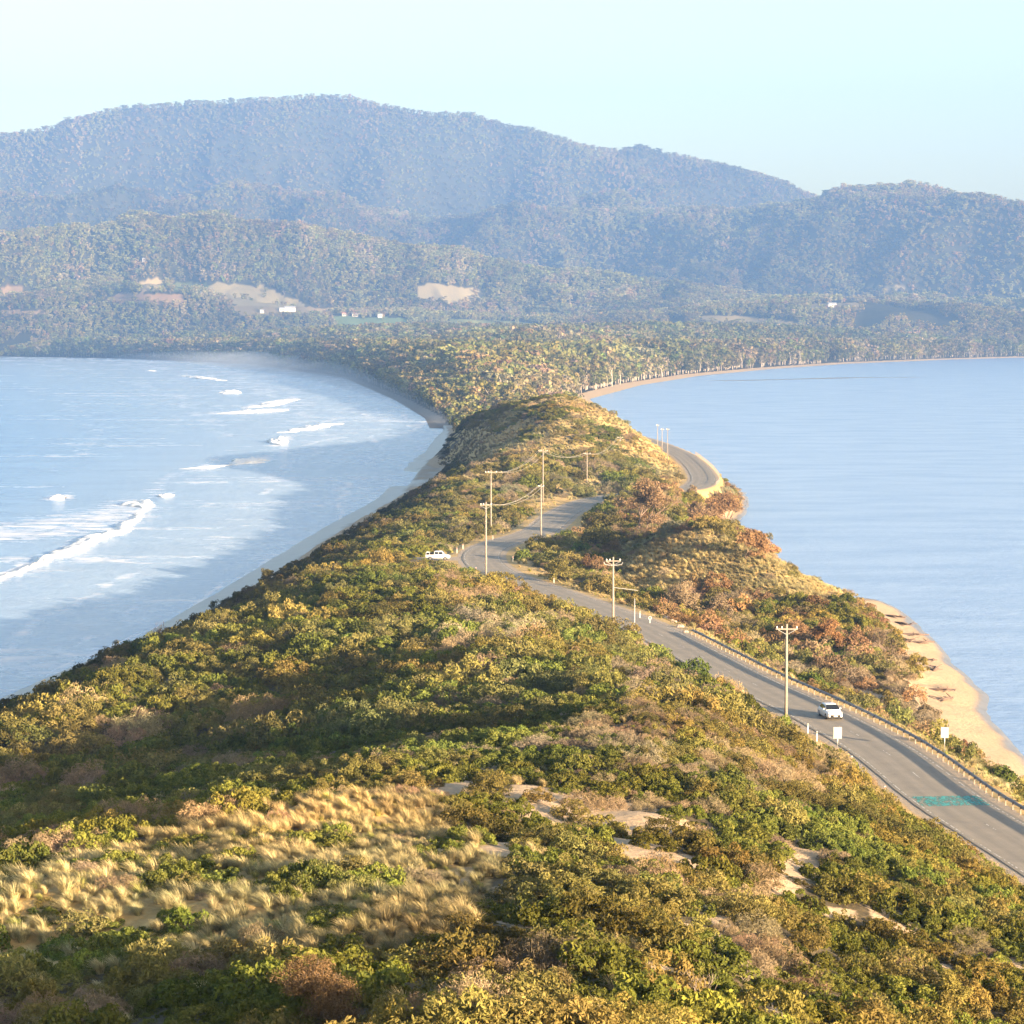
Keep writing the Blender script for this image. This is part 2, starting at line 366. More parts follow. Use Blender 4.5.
# ------------------------------------------------------------------ ground materials
def ground_mat():
    m, nt, out = newmat('dune_ground')
    b = N(nt, 'BsdfPrincipled'); b.inputs['Specular IOR Level'].default_value = .3
    v = objvec(nt)
    n1 = noise(nt, .35, 6, .65, v); n2 = noise(nt, 2.2, 6, .65, v); n3 = noise(nt, 12, 4, .6, v)
    sand = ramp(nt, n2, [(.25, (.29, .215, .14)), (.55, (.40, .30, .20)), (.8, (.48, .37, .26))])
    litter = ramp(nt, n2, [(.3, (.045, .035, .02)), (.55, (.075, .06, .033)), (.75, (.16, .12, .07))])
    grass = ramp(nt, n2, [(.3, (.30, .20, .075)), (.55, (.42, .30, .13)), (.8, (.52, .39, .19))])
    gravel = ramp(nt, n3, [(.3, (.25, .20, .155)), (.7, (.42, .35, .27))])
    wet = ramp(nt, n1, [(.3, (.16, .145, .135)), (.7, (.23, .205, .185))])
    def at(k): return N(nt, 'Attribute', attribute_name=k).outputs['Fac']
    def thr(a, lo=.35, hi=.65):
        ad = N(nt, 'Math', operation='ADD'); L(nt, a, ad.inputs[0])
        mu = N(nt, 'Math', operation='MULTIPLY_ADD'); L(nt, n2, mu.inputs[0]); mu.inputs[1].default_value = .7; mu.inputs[2].default_value = -.35
        L(nt, mu.outputs[0], ad.inputs[1])
        r = N(nt, 'MapRange', interpolation_type='SMOOTHSTEP'); L(nt, ad.outputs[0], r.inputs[0]); r.inputs[1].default_value = lo; r.inputs[2].default_value = hi
        return r.outputs[0]
    c = mix(nt, thr(at('grass')), litter, grass)
    c = mix(nt, thr(at('sand')), c, sand)
    c = mix(nt, thr(at('gravel')), c, gravel)
    c = mix(nt, at('wet'), c, wet)
    L(nt, c, b.inputs['Base Color'])
    rr = N(nt, 'MapRange'); L(nt, at('wet'), rr.inputs[0]); rr.inputs[3].default_value = .95; rr.inputs[4].default_value = .28; L(nt, rr.outputs[0], b.inputs['Roughness'])
    bp = N(nt, 'Bump'); bp.inputs['Strength'].default_value = .6; bp.inputs['Distance'].default_value = .25
    inv = N(nt, 'Math', operation='SUBTRACT'); inv.inputs[0].default_value = 1; L(nt, at('wet'), inv.inputs[1])
    sm = N(nt, 'Math', operation='MULTIPLY'); L(nt, inv.outputs[0], sm.inputs[0]); sm.inputs[1].default_value = .6; L(nt, sm.outputs[0], bp.inputs['Strength'])
    L(nt, n2, bp.inputs['Height']); L(nt, bp.outputs[0], b.inputs['Normal'])
    L(nt, b.outputs[0], out.inputs[0]); return m
MAT['ground'] = ground_mat()

SAND = [[(498, 800), (528, 786), (560, 795), (600, 806), (650, 808), (700, 818), (718, 830), (700, 838), (640, 842), (600, 838), (560, 828), (510, 816)],
        [(430, 782), (462, 772), (488, 762), (500, 772), (478, 784), (500, 792), (470, 797), (436, 796)],
        [(776, 832), (802, 842), (832, 858), (820, 876), (800, 880), (775, 902), (760, 896), (766, 868), (782, 852)],
        [(816, 896), (842, 902), (862, 914), (850, 920), (820, 912)], [(872, 902), (900, 912), (925, 934), (905, 942), (880, 926)],
        [(985, 956), (1010, 960), (1040, 972), (1040, 984), (990, 976)], [(498, 880), (520, 888), (536, 906), (534, 934), (520, 940), (508, 926), (512, 904), (498, 892)],
        [(468, 832), (490, 836), (512, 850), (500, 856), (476, 846)], [(660, 866), (690, 872), (700, 880), (670, 878)], [(590, 922), (620, 928), (616, 936), (590, 932)],
        [(625, 912), (700, 926), (720, 936), (690, 940), (640, 926)], [(770, 1000), (800, 1004), (806, 1022), (780, 1024)]]
SAND += [[(592, 846), (640, 844), (700, 858), (712, 874), (650, 876)], [(700, 903), (742, 912), (740, 926), (702, 920)], [(838, 936), (880, 944), (884, 958), (850, 954)], [(555, 866), (600, 870), (602, 884), (560, 880)], [(925, 958), (955, 966), (950, 976), (922, 970)], [(640, 960), (680, 966), (676, 978), (640, 974)], [(440, 862), (462, 868), (470, 884), (452, 880)]]
SAND = [[(sum(q[0] for q in p) / len(p) + (a - sum(q[0] for q in p) / len(p)) * 1.05, sum(q[1] for q in p) / len(p) + (b - sum(q[1] for q in p) / len(p)) * 1.08) for a, b in p] for p in SAND]
GRASS = [[(0, 886), (60, 868), (130, 846), (180, 838), (250, 812), (320, 796), (420, 786), (445, 812), (490, 850), (500, 880), (480, 925), (440, 960), (380, 962), (300, 955), (200, 966), (120, 962), (0, 975)]]
GRASS2 = [[(612, 552), (650, 538), (700, 532), (750, 544), (800, 566), (850, 592), (866, 612), (820, 604), (770, 596), (700, 582), (650, 596), (610, 586)],
          [(545, 398), (585, 399), (640, 424), (684, 452), (684, 490), (650, 482), (628, 440), (590, 422)], [(455, 430), (480, 428), (520, 440), (560, 436), (600, 450), (560, 452), (500, 456), (470, 470), (450, 462)],
          [(520, 585), (560, 568), (572, 590), (548, 600)], [(450, 448), (480, 440), (500, 460), (460, 470)],
          [(520, 500), (600, 478), (640, 480), (600, 492), (560, 504), (520, 520)]]
def zones(x, y, z):
    px, py = proj(x, y, z)
    jx = (fbm(x / 1.7, y / 1.7, 61) - .5) * 22 + (fbm(x / 5, y / 5, 62) - .5) * 40; jy = (fbm(x / 1.7, y / 1.7, 63) - .5) * 16 + (fbm(x / 5, y / 5, 64) - .5) * 14
    qx = px + jx; qy = py + jy
    sand = np.zeros(px.shape, bool); gr = sand.copy(); g2 = sand.copy()
    for p in SAND: sand |= inpoly(qx, qy, p)
    for p in GRASS: gr |= inpoly(qx, qy, p)
    for p in GRASS2: g2 |= inpoly(qx, qy, p)
    return px, py, sand & (y < 200), gr & (y < 170), g2 & (y > 300)

def grid_faces(nr, nc):
    i = np.arange(nr - 1)[:, None] * nc + np.arange(nc - 1)[None, :]
    return np.stack([i, i + 1, i + nc + 1, i + nc], -1).reshape(-1, 4)

# neck ground sheet
ys = [-70.0]
while ys[-1] < 1300: ys.append(ys[-1] + (1.0 if ys[-1] < 40 else .75 if ys[-1] < 520 else 1.3 if ys[-1] < 900 else 3))
ys = np.array(ys); xs = np.concatenate([np.arange(-130, -70, 3), np.arange(-70, 70, .8), np.arange(70, 131, 3)])
X, Y = np.meshgrid(xs, ys); Zg = neck_height(X, Y); RD = road_dist(X, Y)
px, py, sd, gr, g2 = zones(X, Y, Zg)
a_ = X - xl(Y); b_ = xr(Y) - X
beach = (smooth(16, 10, b_) * smooth(1, 3, 16 - b_)) 
beachR = np.where((Y < 470), smooth(3.2, 1.9, Zg + (fbm(X / 4, Y / 4, 71) - .5) * 1.6) * (X > 20), smooth(2.2, 1.2, Zg) * (X > 20))
beachL = smooth(4.2, 2.6, Zg + (fbm(X / 4, Y / 4, 72) - .5) * 2) * (X < 0)
bare = ((fbm(X / 4, Y / 4, 73) > .62) & (Y > 120)) * .35
sand_a = np.clip(sd * 1.0 + beachR + beachL + bare, 0, 1)
grass_a = np.clip(gr * .8 + g2 * .9 + smooth(11, 6, np.abs(RD)) * .8 * (Y > 100) * (1 - .8 * (Y > 600) * (np.abs(RD) > 5.6)) + ((Y > 640) & (Y < 900) & (fbm(X / 10, Y / 16, 74) > .5)) * .6, 0, 1)
gravel_a = smooth(5.0, 3.8, np.abs(RD)) + smooth(5, 3, np.hypot((X + 14) * .55, Y - 447))
wet_a = np.clip(smooth(.42, .16, Zg) * (X > 0) + smooth(1.6, .8, Zg + (fbm(X / 6, Y / 12, 75) - .5) * .8) * (X < 0), 0, 1)
V = np.stack([X, Y, Zg], -1).reshape(-1, 3)
me = mesh_np('ground', V, grid_faces(len(ys), len(xs)), [MAT['ground']], True,
             {'sand': ('FLOAT', 'POINT', sand_a), 'grass': ('FLOAT', 'POINT', grass_a), 'gravel': ('FLOAT', 'POINT', np.clip(gravel_a, 0, 1)), 'wet': ('FLOAT', 'POINT', wet_a)})
link('ground', me, kind='structure')

# far land and hills in one sheet
def far_mat():
    m, nt, out = newmat('far_land')
    b = N(nt, 'BsdfDiffuse'); v = objvec(nt)
    n1 = noise(nt, .02, 6, .6, v)
    forest = ramp(nt, n1, [(.3, (.034, .036, .02)), (.7, (.062, .058, .03))])
    fc = N(nt, 'Attribute', attribute_name='fieldc'); ff = N(nt, 'Attribute', attribute_name='fieldf')
    c = mix(nt, ff.outputs['Fac'], forest, fc.outputs['Color'])
    L(nt, c, b.inputs[0]); L(nt, b.outputs[0], out.inputs[0]); return m
MAT['far'] = far_mat()
yy = [1290.0]
while yy[-1] < 11000: yy.append(yy[-1] + (12 if yy[-1] < 2400 else 16 if yy[-1] < 5200 else 13 if yy[-1] < 7200 else 22))
yy = np.array(yy); uu = np.concatenate([np.linspace(-.42, -.24, 14)[:-1], np.linspace(-.24, .24, 420), np.linspace(.24, .42, 14)[1:]])
U, Yf = np.meshgrid(uu, yy); Xf = U * Yf; Zf = far_height(Xf, Yf)
fpx, fpy = proj(Xf, Yf, Zf)
fieldf = np.zeros(Xf.shape); fieldc = np.zeros(Xf.shape + (4,)); fieldc[..., 3] = 1
def wobble(x, y): return (fbm(x / 60, y / 200, 81) - .5) * 8, (fbm(x / 60, y / 200, 82) - .5) * 3
wx_, wy_ = wobble(Xf, Yf)
for poly, col in FIELDS:
    mk = inpoly(fpx + wx_, fpy + wy_, poly) & (Yf > 5300) & (Yf < 8000); fieldf[mk] = 1; fieldc[mk, :3] = np.array(col) * .72
sF = np.minimum(Xf - xl(Yf), xr(Yf) - Xf)
bw = np.where(Xf > 0, 13 + Yf * .003, 10)
mk = (sF < bw) & (Xf > 0); fieldf[mk] = 1; fieldc[mk, :3] = (.56, .42, .27)
mk = (sF < bw) & (Xf < 0); fieldf[mk] = 1; fieldc[mk, :3] = (.24, .22, .20)
V = np.stack([Xf, Yf, Zf], -1).reshape(-1, 3)
link('hills', mesh_np('hills', V, grid_faces(len(yy), len(uu)), [MAT['far']], True,
     {'fieldf': ('FLOAT', 'POINT', fieldf), 'fieldc': ('FLOAT_COLOR', 'POINT', fieldc)}), kind='structure')

# ------------------------------------------------------------------ water
def water_mat(name, deep, foamy):
    m, nt, out = newmat(name)
    b = N(nt, 'BsdfPrincipled'); b.inputs['IOR'].default_value = 1.33
    v = objvec(nt); 
    vw = objvec(nt, (.6, 1.0, 1)) if foamy else objvec(nt, (.5, 1.0, 1))
    n1 = noise(nt, .05, 5, .6, vw); n2 = noise(nt, .6, 4, .6, vw); n3 = noise(nt, .18, 8, .68, vw, .6)
    c = ramp(nt, n1, [(.3, deep[0]), (.6, deep[1])])
    if foamy:
        fo = N(nt, 'Attribute', attribute_name='foam').outputs['Fac']; sh = N(nt, 'Attribute', attribute_name='shallow').outputs['Fac']
        c = mix(nt, sh, c, (.42, .50, .60))
        ad = N(nt, 'Math', operation='ADD'); L(nt, fo, ad.inputs[0])
        mu = N(nt, 'Math', operation='MULTIPLY_ADD'); L(nt, n3, mu.inputs[0]); mu.inputs[1].default_value = 2.0; mu.inputs[2].default_value = -1.05; L(nt, mu.outputs[0], ad.inputs[1])
        mr = N(nt, 'MapRange', interpolation_type='SMOOTHSTEP'); L(nt, ad.outputs[0], mr.inputs[0]); mr.inputs[1].default_value = .34; mr.inputs[2].default_value = .95
        c = mix(nt, mr.outputs[0], c, (.86, .84, .84))
        rr = N(nt, 'MapRange'); L(nt, mr.outputs[0], rr.inputs[0]); rr.inputs[3].default_value = .2; rr.inputs[4].default_value = .8; L(nt, rr.outputs[0], b.inputs['Roughness'])
    else: b.inputs['Roughness'].default_value = .22
    L(nt, c, b.inputs['Base Color'])
    ad = N(nt, 'Math', operation='ADD'); L(nt, n2, ad.inputs[0]); L(nt, n3, ad.inputs[1])
    bp = N(nt, 'Bump'); bp.inputs['Strength'].default_value = 1; bp.inputs['Distance'].default_value = .35 if foamy else .22; L(nt, ad.outputs[0], bp.inputs['Height'])
    L(nt, bp.outputs[0], b.inputs['Normal']); L(nt, b.outputs[0], out.inputs[0]); return m
MAT['ocean'] = water_mat('ocean_water', ((.07, .19, .42), (.13, .28, .54)), True)
MAT['bay'] = water_mat('bay_water', ((.22, .33, .54), (.31, .42, .62)), False)

def seg_d(px, py, pts, asp=2.2):
    d = np.full(px.shape, 1e9)
    for (x1, y1), (x2, y2) in zip(pts[:-1], pts[1:]):
        dx = x2 - x1; dy = (y2 - y1) * asp; ex = px - x1; ey = (py - y1) * asp
        t = np.clip((ex * dx + ey * dy) / (dx * dx + dy * dy + 1e-9), 0, 1)
        d = np.minimum(d, np.hypot(ex - t * dx, ey - t * dy))
    return d
WAVES = [([(-40, 592), (0, 578), (60, 553), (100, 537), (128, 523), (148, 505)], 1.0, 7), ([(50, 498), (66, 497)], .8, 8), ([(163, 496), (172, 494)], .6, 5),
         ([(110, 471), (180, 468), (240, 462)], .25, 3), ([(240, 463), (266, 458)], .9, 8), ([(275, 443), (286, 438)], .8, 8), ([(284, 432), (310, 427), (340, 423)], .6, 5),
         ([(212, 413), (240, 412), (288, 409)], .7, 5), ([(245, 408), (270, 404), (294, 399)], .7, 5), ([(226, 393), (234, 391)], .5, 5), ([(90, 400), (116, 399)], .3, 3),
         ([(146, 370), (158, 371)], .4, 3), ([(180, 375), (225, 380)], .4, 4), ([(140, 505), (128, 512), (120, 520)], .5, 5)]
rows = np.concatenate([[355.25, 355.6], np.arange(356, 420, .6), np.arange(420, 760, 1.1), np.arange(762, 1400, 12)])[::-1]
colsL = np.concatenate([np.arange(-900, -60, 40), np.arange(-60, 516, 2.0)])
PX, PY = np.meshgrid(colsL, rows); WX, WY, _ = atZ(PX, PY, 0.0)
sw = (fbm(WX / 60, WY / 22, 91) - .5) * .5 + (fbm(WX / 12, WY / 5, 92) - .5) * .22
dsh = WX - xl(WY); dd = -dsh                                    # metres seaward of the water's edge
sw = sw * smooth(0, 40, dd) - .02
foam = np.zeros(PX.shape)
for pts, a, wd in WAVES:
    foam = np.maximum(foam, a * np.exp(-(seg_d(PX, PY + (fbm(WX / 30, WY / 30, 140) - .5) * 5, pts) / (wd * 1.4)) ** 2) * .95)
nz = fbm(WX / 40, WY / 16, 93); nz2 = fbm(WX / 120, WY / 30, 94)
foam = np.maximum(foam, .62 * smooth(60, 10, seg_d(PX, PY, [(-60, 540), (30, 530), (110, 518), (130, 510)], 2.6)))
dist_n = dd / (np.maximum(WY, 300) * .09)
foam = np.maximum(foam, smooth(1.6, .1, dist_n) * (.22 + .34 * smooth(.45, .65, nz)))
foam = np.maximum(foam, .6 * smooth(.60, .72, fbm(WX / 90, WY / 14, 95)) * smooth(5, .5, dist_n))
for k, o in enumerate((.04, .22, .5, .95, 1.5)):                  # swash lines running along the beach
    c_ = o + (fbm(WX / 40 + 7 * k, WY / 60, 96 + k) - .5) * .3
    foam = np.maximum(foam, (.8 - .1 * k) * np.exp(-((dist_n - c_) / (.02 + .015 * k)) ** 2) * smooth(.35, .55, fbm(WX / 50, WY / 80, 110 + k)))
foam = np.maximum(foam, .8 * smooth(357.2, 355.9, PY))
shallow = smooth(2.4, .1, dist_n) * .8
V = np.stack([WX, WY, sw], -1).reshape(-1, 3)
link('ocean', mesh_np('ocean', V, grid_faces(len(rows), len(colsL)), [MAT['ocean']], True, {'foam': ('FLOAT', 'POINT', foam), 'shallow': ('FLOAT', 'POINT', shallow)}), kind='structure')
colsR = np.concatenate([np.arange(514, 1090, 4), np.arange(1090, 2000, 40)])
rows2 = np.concatenate([[355.25, 355.6], np.arange(356, 420, 1.), np.arange(420, 800, 3), np.arange(800, 1400, 14)])[::-1]
PX, PY = np.meshgrid(colsR, rows2); WX, WY, _ = atZ(PX, PY, 0.0)
V = np.stack([WX, WY, -.03 + 0 * WX], -1).reshape(-1, 3)
link('bay', mesh_np('bay', V, grid_faces(len(rows2), len(colsR)), [MAT['bay']], True), kind='structure')

sb = []
for k in range(60):
    u = k / 59; a = atZ(705 + u * 215, 380.5 - u * 3.5 + math.sin(u * 7) * .4, 0); wd_ = math.sin(math.pi * u) ** .6 * (26 + 8 * math.sin(u * 13)) + 1
    for q in (-1, -.4, .4, 1): sb.append((float(a[0]), float(a[1]) + q * wd_, .12 - .16 * abs(q)))
MAT['wetsand'] = simple('wet_sandbank', (.19, .165, .15), .5, 0, .25, .05)
link('sandbank', mesh_np('sandbank', np.array(sb), grid_faces(60, 4), [MAT['wetsand']], True), kind='structure')
# breaking waves: lumpy rolls of white water
def foam_mat():
    m, nt, out = newmat('white_water'); b = N(nt, 'BsdfPrincipled'); b.inputs['Roughness'].default_value = .7
    v = objvec(nt); n = noise(nt, 1.2, 6, .7, v)
    L(nt, ramp(nt, n, [(.3, (.72, .74, .78)), (.6, (.9, .89, .88))]), b.inputs['Base Color'])
    bp = N(nt, 'Bump'); bp.inputs['Distance'].default_value = .4; L(nt, n, bp.inputs['Height']); L(nt, bp.outputs[0], b.inputs['Normal'])
    L(nt, b.outputs[0], out.inputs[0]); return m
MAT['foam'] = foam_mat()
def roll(pts, hgt, wid):
    P = np.array([[float(c) for c in atZ(a, b, 0)[:2]] for a, b in pts])
    P = resample(densify(P, 2.0), 1.2)
    t = np.gradient(P, axis=0); t /= np.linalg.norm(t, axis=1)[:, None]; nn = np.stack([t[:, 1], -t[:, 0]], 1)
    m = 13; V = []; L_ = len(P)
    for k in range(m):
        u = k / (m - 1); a = math.pi * u
        wob = (fbm(P[:, 0] / 3 + k * .2, P[:, 1] / 3, 120) - .5)
        e = np.minimum(1, np.minimum(np.arange(L_), np.arange(L_)[::-1]) / (L_ * .4 + 1)) ** .8
        q = -math.cos(a) * wid * (1 + wob * 1.6) * e + (fbm(P[:, 0] / 7, P[:, 1] / 14, 125) - .5) * wid * 2.5
        hz = math.sin(a) ** .8 * hgt * (.1 + 1.9 * fbm(P[:, 0] / 3.2 + k * .45, P[:, 1] / 6 + k * .1, 121) ** 1.4) * e - .02
        V.append(np.stack([P[:, 0] + nn[:, 0] * q, P[:, 1] + nn[:, 1] * q, hz], 1))
    V = np.stack(V, 1).reshape(-1, 3)
    return V, grid_faces(L_, m)
Vs = []; Fs = []; off = 0
for pts, hh, ww in [([(-40, 592), (0, 578), (60, 554), (100, 538), (128, 524), (146, 508)], .75, 2.2), ([(49, 499), (58, 498), (67, 498)], 1.1, 3.5), ([(138, 508), (146, 504), (157, 502)], 1.5, 4), ([(164, 497), (173, 495)], 1.0, 2.4),
                    ([(236, 465), (250, 463), (268, 460)], 1.9, 5), ([(180, 469), (210, 467), (240, 464)], .5, 2), ([(275, 445), (281, 443), (287, 440)], 2.0, 3.5), ([(284, 433), (300, 430), (322, 426), (342, 423)], 1.0, 4),
                    ([(212, 413.5), (240, 413), (290, 410)], 1.5, 5), ([(248, 408), (270, 405), (295, 399)], 1.5, 6), ([(225, 394), (236, 391.5)], 2, 6), ([(180, 375.6), (200, 378), (226, 381)], 1.6, 6), ([(145, 371), (157, 371)], 1.6, 6)]:
    v, f = roll(pts, hh, ww); Vs.append(v); Fs.append(f + off); off += len(v)
link('breaking_waves', mesh_np('breaking_waves', np.concatenate(Vs), np.concatenate(Fs), [MAT['foam']], True), kind='stuff', label='white breaking waves rolling in towards the left beach')

# ------------------------------------------------------------------ road
def road_mat():
    m, nt, out = newmat('asphalt'); b = N(nt, 'BsdfPrincipled'); b.inputs['Roughness'].default_value = .8; b.inputs['Specular IOR Level'].default_value = .35
    v = objvec(nt); n1 = noise(nt, .5, 5, .6, v); n2 = noise(nt, 30, 3, .6, v)
    ac = N(nt, 'Attribute', attribute_name='across').outputs['Fac']
    al = N(nt, 'Attribute', attribute_name='along').outputs['Fac']
    cx_ = N(nt, 'CombineXYZ'); L(nt, ac, cx_.inputs[0]); ml = N(nt, 'Math', operation='MULTIPLY'); L(nt, al, ml.inputs[0]); ml.inputs[1].default_value = .05; L(nt, ml.outputs[0], cx_.inputs[1])
    wt_ = N(nt, 'Math', operation='MULTIPLY'); L(nt, ac, wt_.inputs[0]); wt_.inputs[1].default_value = 3.6; ws = N(nt, 'Math', operation='COSINE'); L(nt, wt_.outputs[0], ws.inputs[0]); wm = N(nt, 'MapRange'); L(nt, ws.outputs[0], wm.inputs[0]); wm.inputs[1].default_value = -1; wm.inputs[2].default_value = 1
    wm.inputs[4].default_value = .42
    streak = noise(nt, 2.4, 5, .6, cx_.outputs[0])
    c = ramp(nt, streak, [(.3, (.20, .175, .14)), (.55, (.27, .235, .19)), (.75, (.32, .28, .23))])
    c = mix(nt, .5, c, ramp(nt, n1, [(.35, (.18, .15, .115)), (.65, (.29, .24, .18))]))
    c = mix(nt, wm.outputs[0], c, (.13, .115, .095))
    pat = N(nt, 'MapRange'); L(nt, noise(nt, .22, 3, .5, v), pat.inputs[0]); pat.inputs[1].default_value = .62; pat.inputs[2].default_value = .66
    mu = N(nt, 'Math', operation='MULTIPLY'); L(nt, pat.outputs[0], mu.inputs[0]); mu.inputs[1].default_value = .35
    c = mix(nt, mu.outputs[0], c, (.12, .11, .10))
    c = mix(nt, n2, c, mix(nt, .5, c, (.3, .28, .25)), 'MIX')
    L(nt, c, b.inputs['Base Color'])
    bp = N(nt, 'Bump'); bp.inputs['Distance'].default_value = .02; L(nt, n2, bp.inputs['Height']); L(nt, bp.outputs[0], b.inputs['Normal'])
    L(nt, b.outputs[0], out.inputs[0]); return m
MAT['road'] = road_mat()
rk = np.where((road[:, 1] > 80) & (road[:, 1] < 1290))[0]
Rc, Rn = road[rk], nor[rk]; arc = np.arange(len(rk)) * 1.5
def ribbon(o0, o1, z, k0=0, k1=None, nc=2, wob=0):
    P = Rc[k0:k1]; NN = Rn[k0:k1]; offs = np.linspace(o0, o1, nc); V = []
    for i, o in enumerate(offs):
        oo = o + (((fbm(P[:, 0] / 2, P[:, 1] / 2, 130) - .5) * wob) if i in (0, nc - 1) else 0)
        V.append(np.stack([P[:, 0] + NN[:, 0] * oo, P[:, 1] + NN[:, 1] * oo, np.full(len(P), z - abs(o) * .004)], 1))
    return np.stack(V, 1).reshape(-1, 3), grid_faces(len(P), nc)
v, f = ribbon(-3.45, 3.45, ZR + .02, nc=7, wob=.25)
link('road', mesh_np('road', v, f[:, ::-1], [MAT['road']], True, {'across': ('FLOAT', 'POINT', np.tile(np.linspace(-3.45, 3.45, 7), len(rk))), 'along': ('FLOAT', 'POINT', np.repeat(arc, 7))}), kind='structure')
Vs = []; Fs = []; off = 0
def addr(*a):
    global off
    v, f = ribbon(*a); Vs.append(v); Fs.append(f[:, ::-1] + off); off += len(v)
addr(-3.12, -3.0, ZR + .028); addr(3.0, 3.12, ZR + .028)
k = 0
while k < len(rk) - 3: addr(-.05, .05, ZR + .026, k, k + 3); k += 8
def mpaint():
    m, nt, out = newmat('worn_line_paint'); d = N(nt, 'BsdfDiffuse'); t = N(nt, 'BsdfTransparent'); ms = N(nt, 'MixShader')
    d.inputs[0].default_value = (.55, .53, .49, 1); v = objvec(nt); n = noise(nt, 1.6, 5, .7, v)
    r = N(nt, 'MapRange'); L(nt, n, r.inputs[0]); r.inputs[1].default_value = .4; r.inputs[2].default_value = .56; L(nt, r.outputs[0], ms.inputs[0])
    L(nt, t.outputs[0], ms.inputs[1]); L(nt, d.outputs[0], ms.inputs[2]); L(nt, ms.outputs[0], out.inputs[0]); return m
link('road_markings', mesh_np('road_markings', np.concatenate(Vs), np.concatenate(Fs), [mpaint()]), kind='structure')
# teal painted band across the road
def teal_mat():
    m, nt, out = newmat('teal_road_paint'); d = N(nt, 'BsdfPrincipled'); d.inputs['Roughness'].default_value = .7; t = N(nt, 'BsdfTransparent'); ms = N(nt, 'MixShader')
    v = objvec(nt, (1, .35, 1)); n = noise(nt, 2.2, 6, .7, v)
    L(nt, ramp(nt, n, [(.3, (.03, .20, .20)), (.6, (.06, .33, .31)), (.75, (.25, .42, .38))]), d.inputs['Base Color'])
    r = N(nt, 'MapRange'); L(nt, noise(nt, 3.2, 6, .75, v), r.inputs[0]); r.inputs[1].default_value = .42; r.inputs[2].default_value = .56; L(nt, r.outputs[0], ms.inputs[0])
    L(nt, t.outputs[0], ms.inputs[1]); L(nt, d.outputs[0], ms.inputs[2]); L(nt, ms.outputs[0], out.inputs[0]); return m
q0 = atZ(940, 806, ZR)[1]; q1 = atZ(940, 795, ZR)[1]
k0 = int(np.argmin(abs(Rc[:, 1] - q0))); k1 = int(np.argmin(abs(Rc[:, 1] - q1)))
v, f = ribbon(-2.9, 2.95, ZR + .033, k0, k1 + 1, 6, .5)
link('painted_road_band', mesh_np('painted_road_band', v, f[:, ::-1], [teal_mat()]), kind='structure')

# ------------------------------------------------------------------ plants: mesh library
def leaves(cent, normal, size, rg, asp=.55, jit=.6):
    """one bent quad per leaf spray"""
    m = len(cent)
    nrm = normal + rg.normal(0, jit, (m, 3)); nrm /= np.linalg.norm(nrm, axis=1)[:, None] + 1e-9
    t = np.cross(nrm, rg.normal(0, 1, (m, 3))); t /= np.linalg.norm(t, axis=1)[:, None] + 1e-9
    b = np.cross(nrm, t); s = size * rg.uniform(.6, 1.35, m)
    a = t * s[:, None]; c = b * (s * asp)[:, None]
    V = np.stack([cent - a, cent - c * 1.0 + nrm * s[:, None] * .12, cent + a, cent + c], 1).reshape(-1, 3)
    Fq = np.arange(m * 4).reshape(m, 4)
    return V, Fq, np.repeat(np.clip(rg.normal(.45, .28, m), 0, 1), 4)
def bush_mesh(name, mat, seed, rad=1.0, hgt=.8, nclump=26, per=38, leaf=.085, clump=.27, asp=.55, jit=.6, twigs=0, twigmat=None, flat=1.0, base=.0):
    rg = np.random.default_rng(seed); Vs = []; Fs = []; As = []; off = 0
    for k in range(nclump):
        th = rg.uniform(0, 2 * math.pi); u = rg.uniform(0, 1) ** .62
        el = math.acos(1 - u * (1 - math.cos(math.radians(96))))
        r = rg.uniform(.72, 1.0)
        c = np.array([math.sin(el) * math.cos(th) * rad * r, math.sin(el) * math.sin(th) * rad * r, max(.06, math.cos(el)) * hgt * r + base])
        cr = clump * rg.uniform(.65, 1.3)
        d = rg.normal(0, 1, (per, 3)); d /= np.linalg.norm(d, axis=1)[:, None]; d[:, 2] = np.abs(d[:, 2]) * 1.0 - .25
        p = c + d * cr * rg.uniform(.7, 1.0, (per, 1)) * np.array([1, 1, flat]); p[:, 2] = np.maximum(p[:, 2], .02)
        v, f, a = leaves(p, d + np.array([0, 0, .25]), leaf, rg, asp, jit)
        a = np.clip(a * .6 + rg.uniform(0, .45), 0, 1)
        Vs.append(v); Fs.append(f + off); As.append(a); off += len(v)
    V = np.concatenate(Vs); Fq = np.concatenate(Fs); Aq = np.concatenate(As)
    mats = [mat]
    me = mesh_np(name, V, Fq, mats, False, {'leafv': ('FLOAT', 'POINT', Aq)})
    return me
def twig_mb(rg, rad, hgt, nstem, depth=3, r0=.022):
    mb = MB()
    def br(p, d, ln, r, k):
        e = p + d * ln; mb.tube([p, (p + e) / 2 + Vector(rg.normal(0, ln * .06, 3)), e], [r, r * .8, r * .6], 3, False)
        if k:
            for _ in range(3 if k > 1 else 2):
                nd = (d + Vector(rg.normal(0, .48, 3)) + Vector((0, 0, .12))).normalized(); br(e, nd, ln * rg.uniform(.55, .8), r * .6, k - 1)
    for i in range(nstem):
        th = rg.uniform(0, 6.28); lean = rg.uniform(.2, .9)
        br(Vector((0, 0, 0)), Vector((math.cos(th) * lean, math.sin(th) * lean, 1)).normalized(), hgt * .42, r0, depth)
    return mb
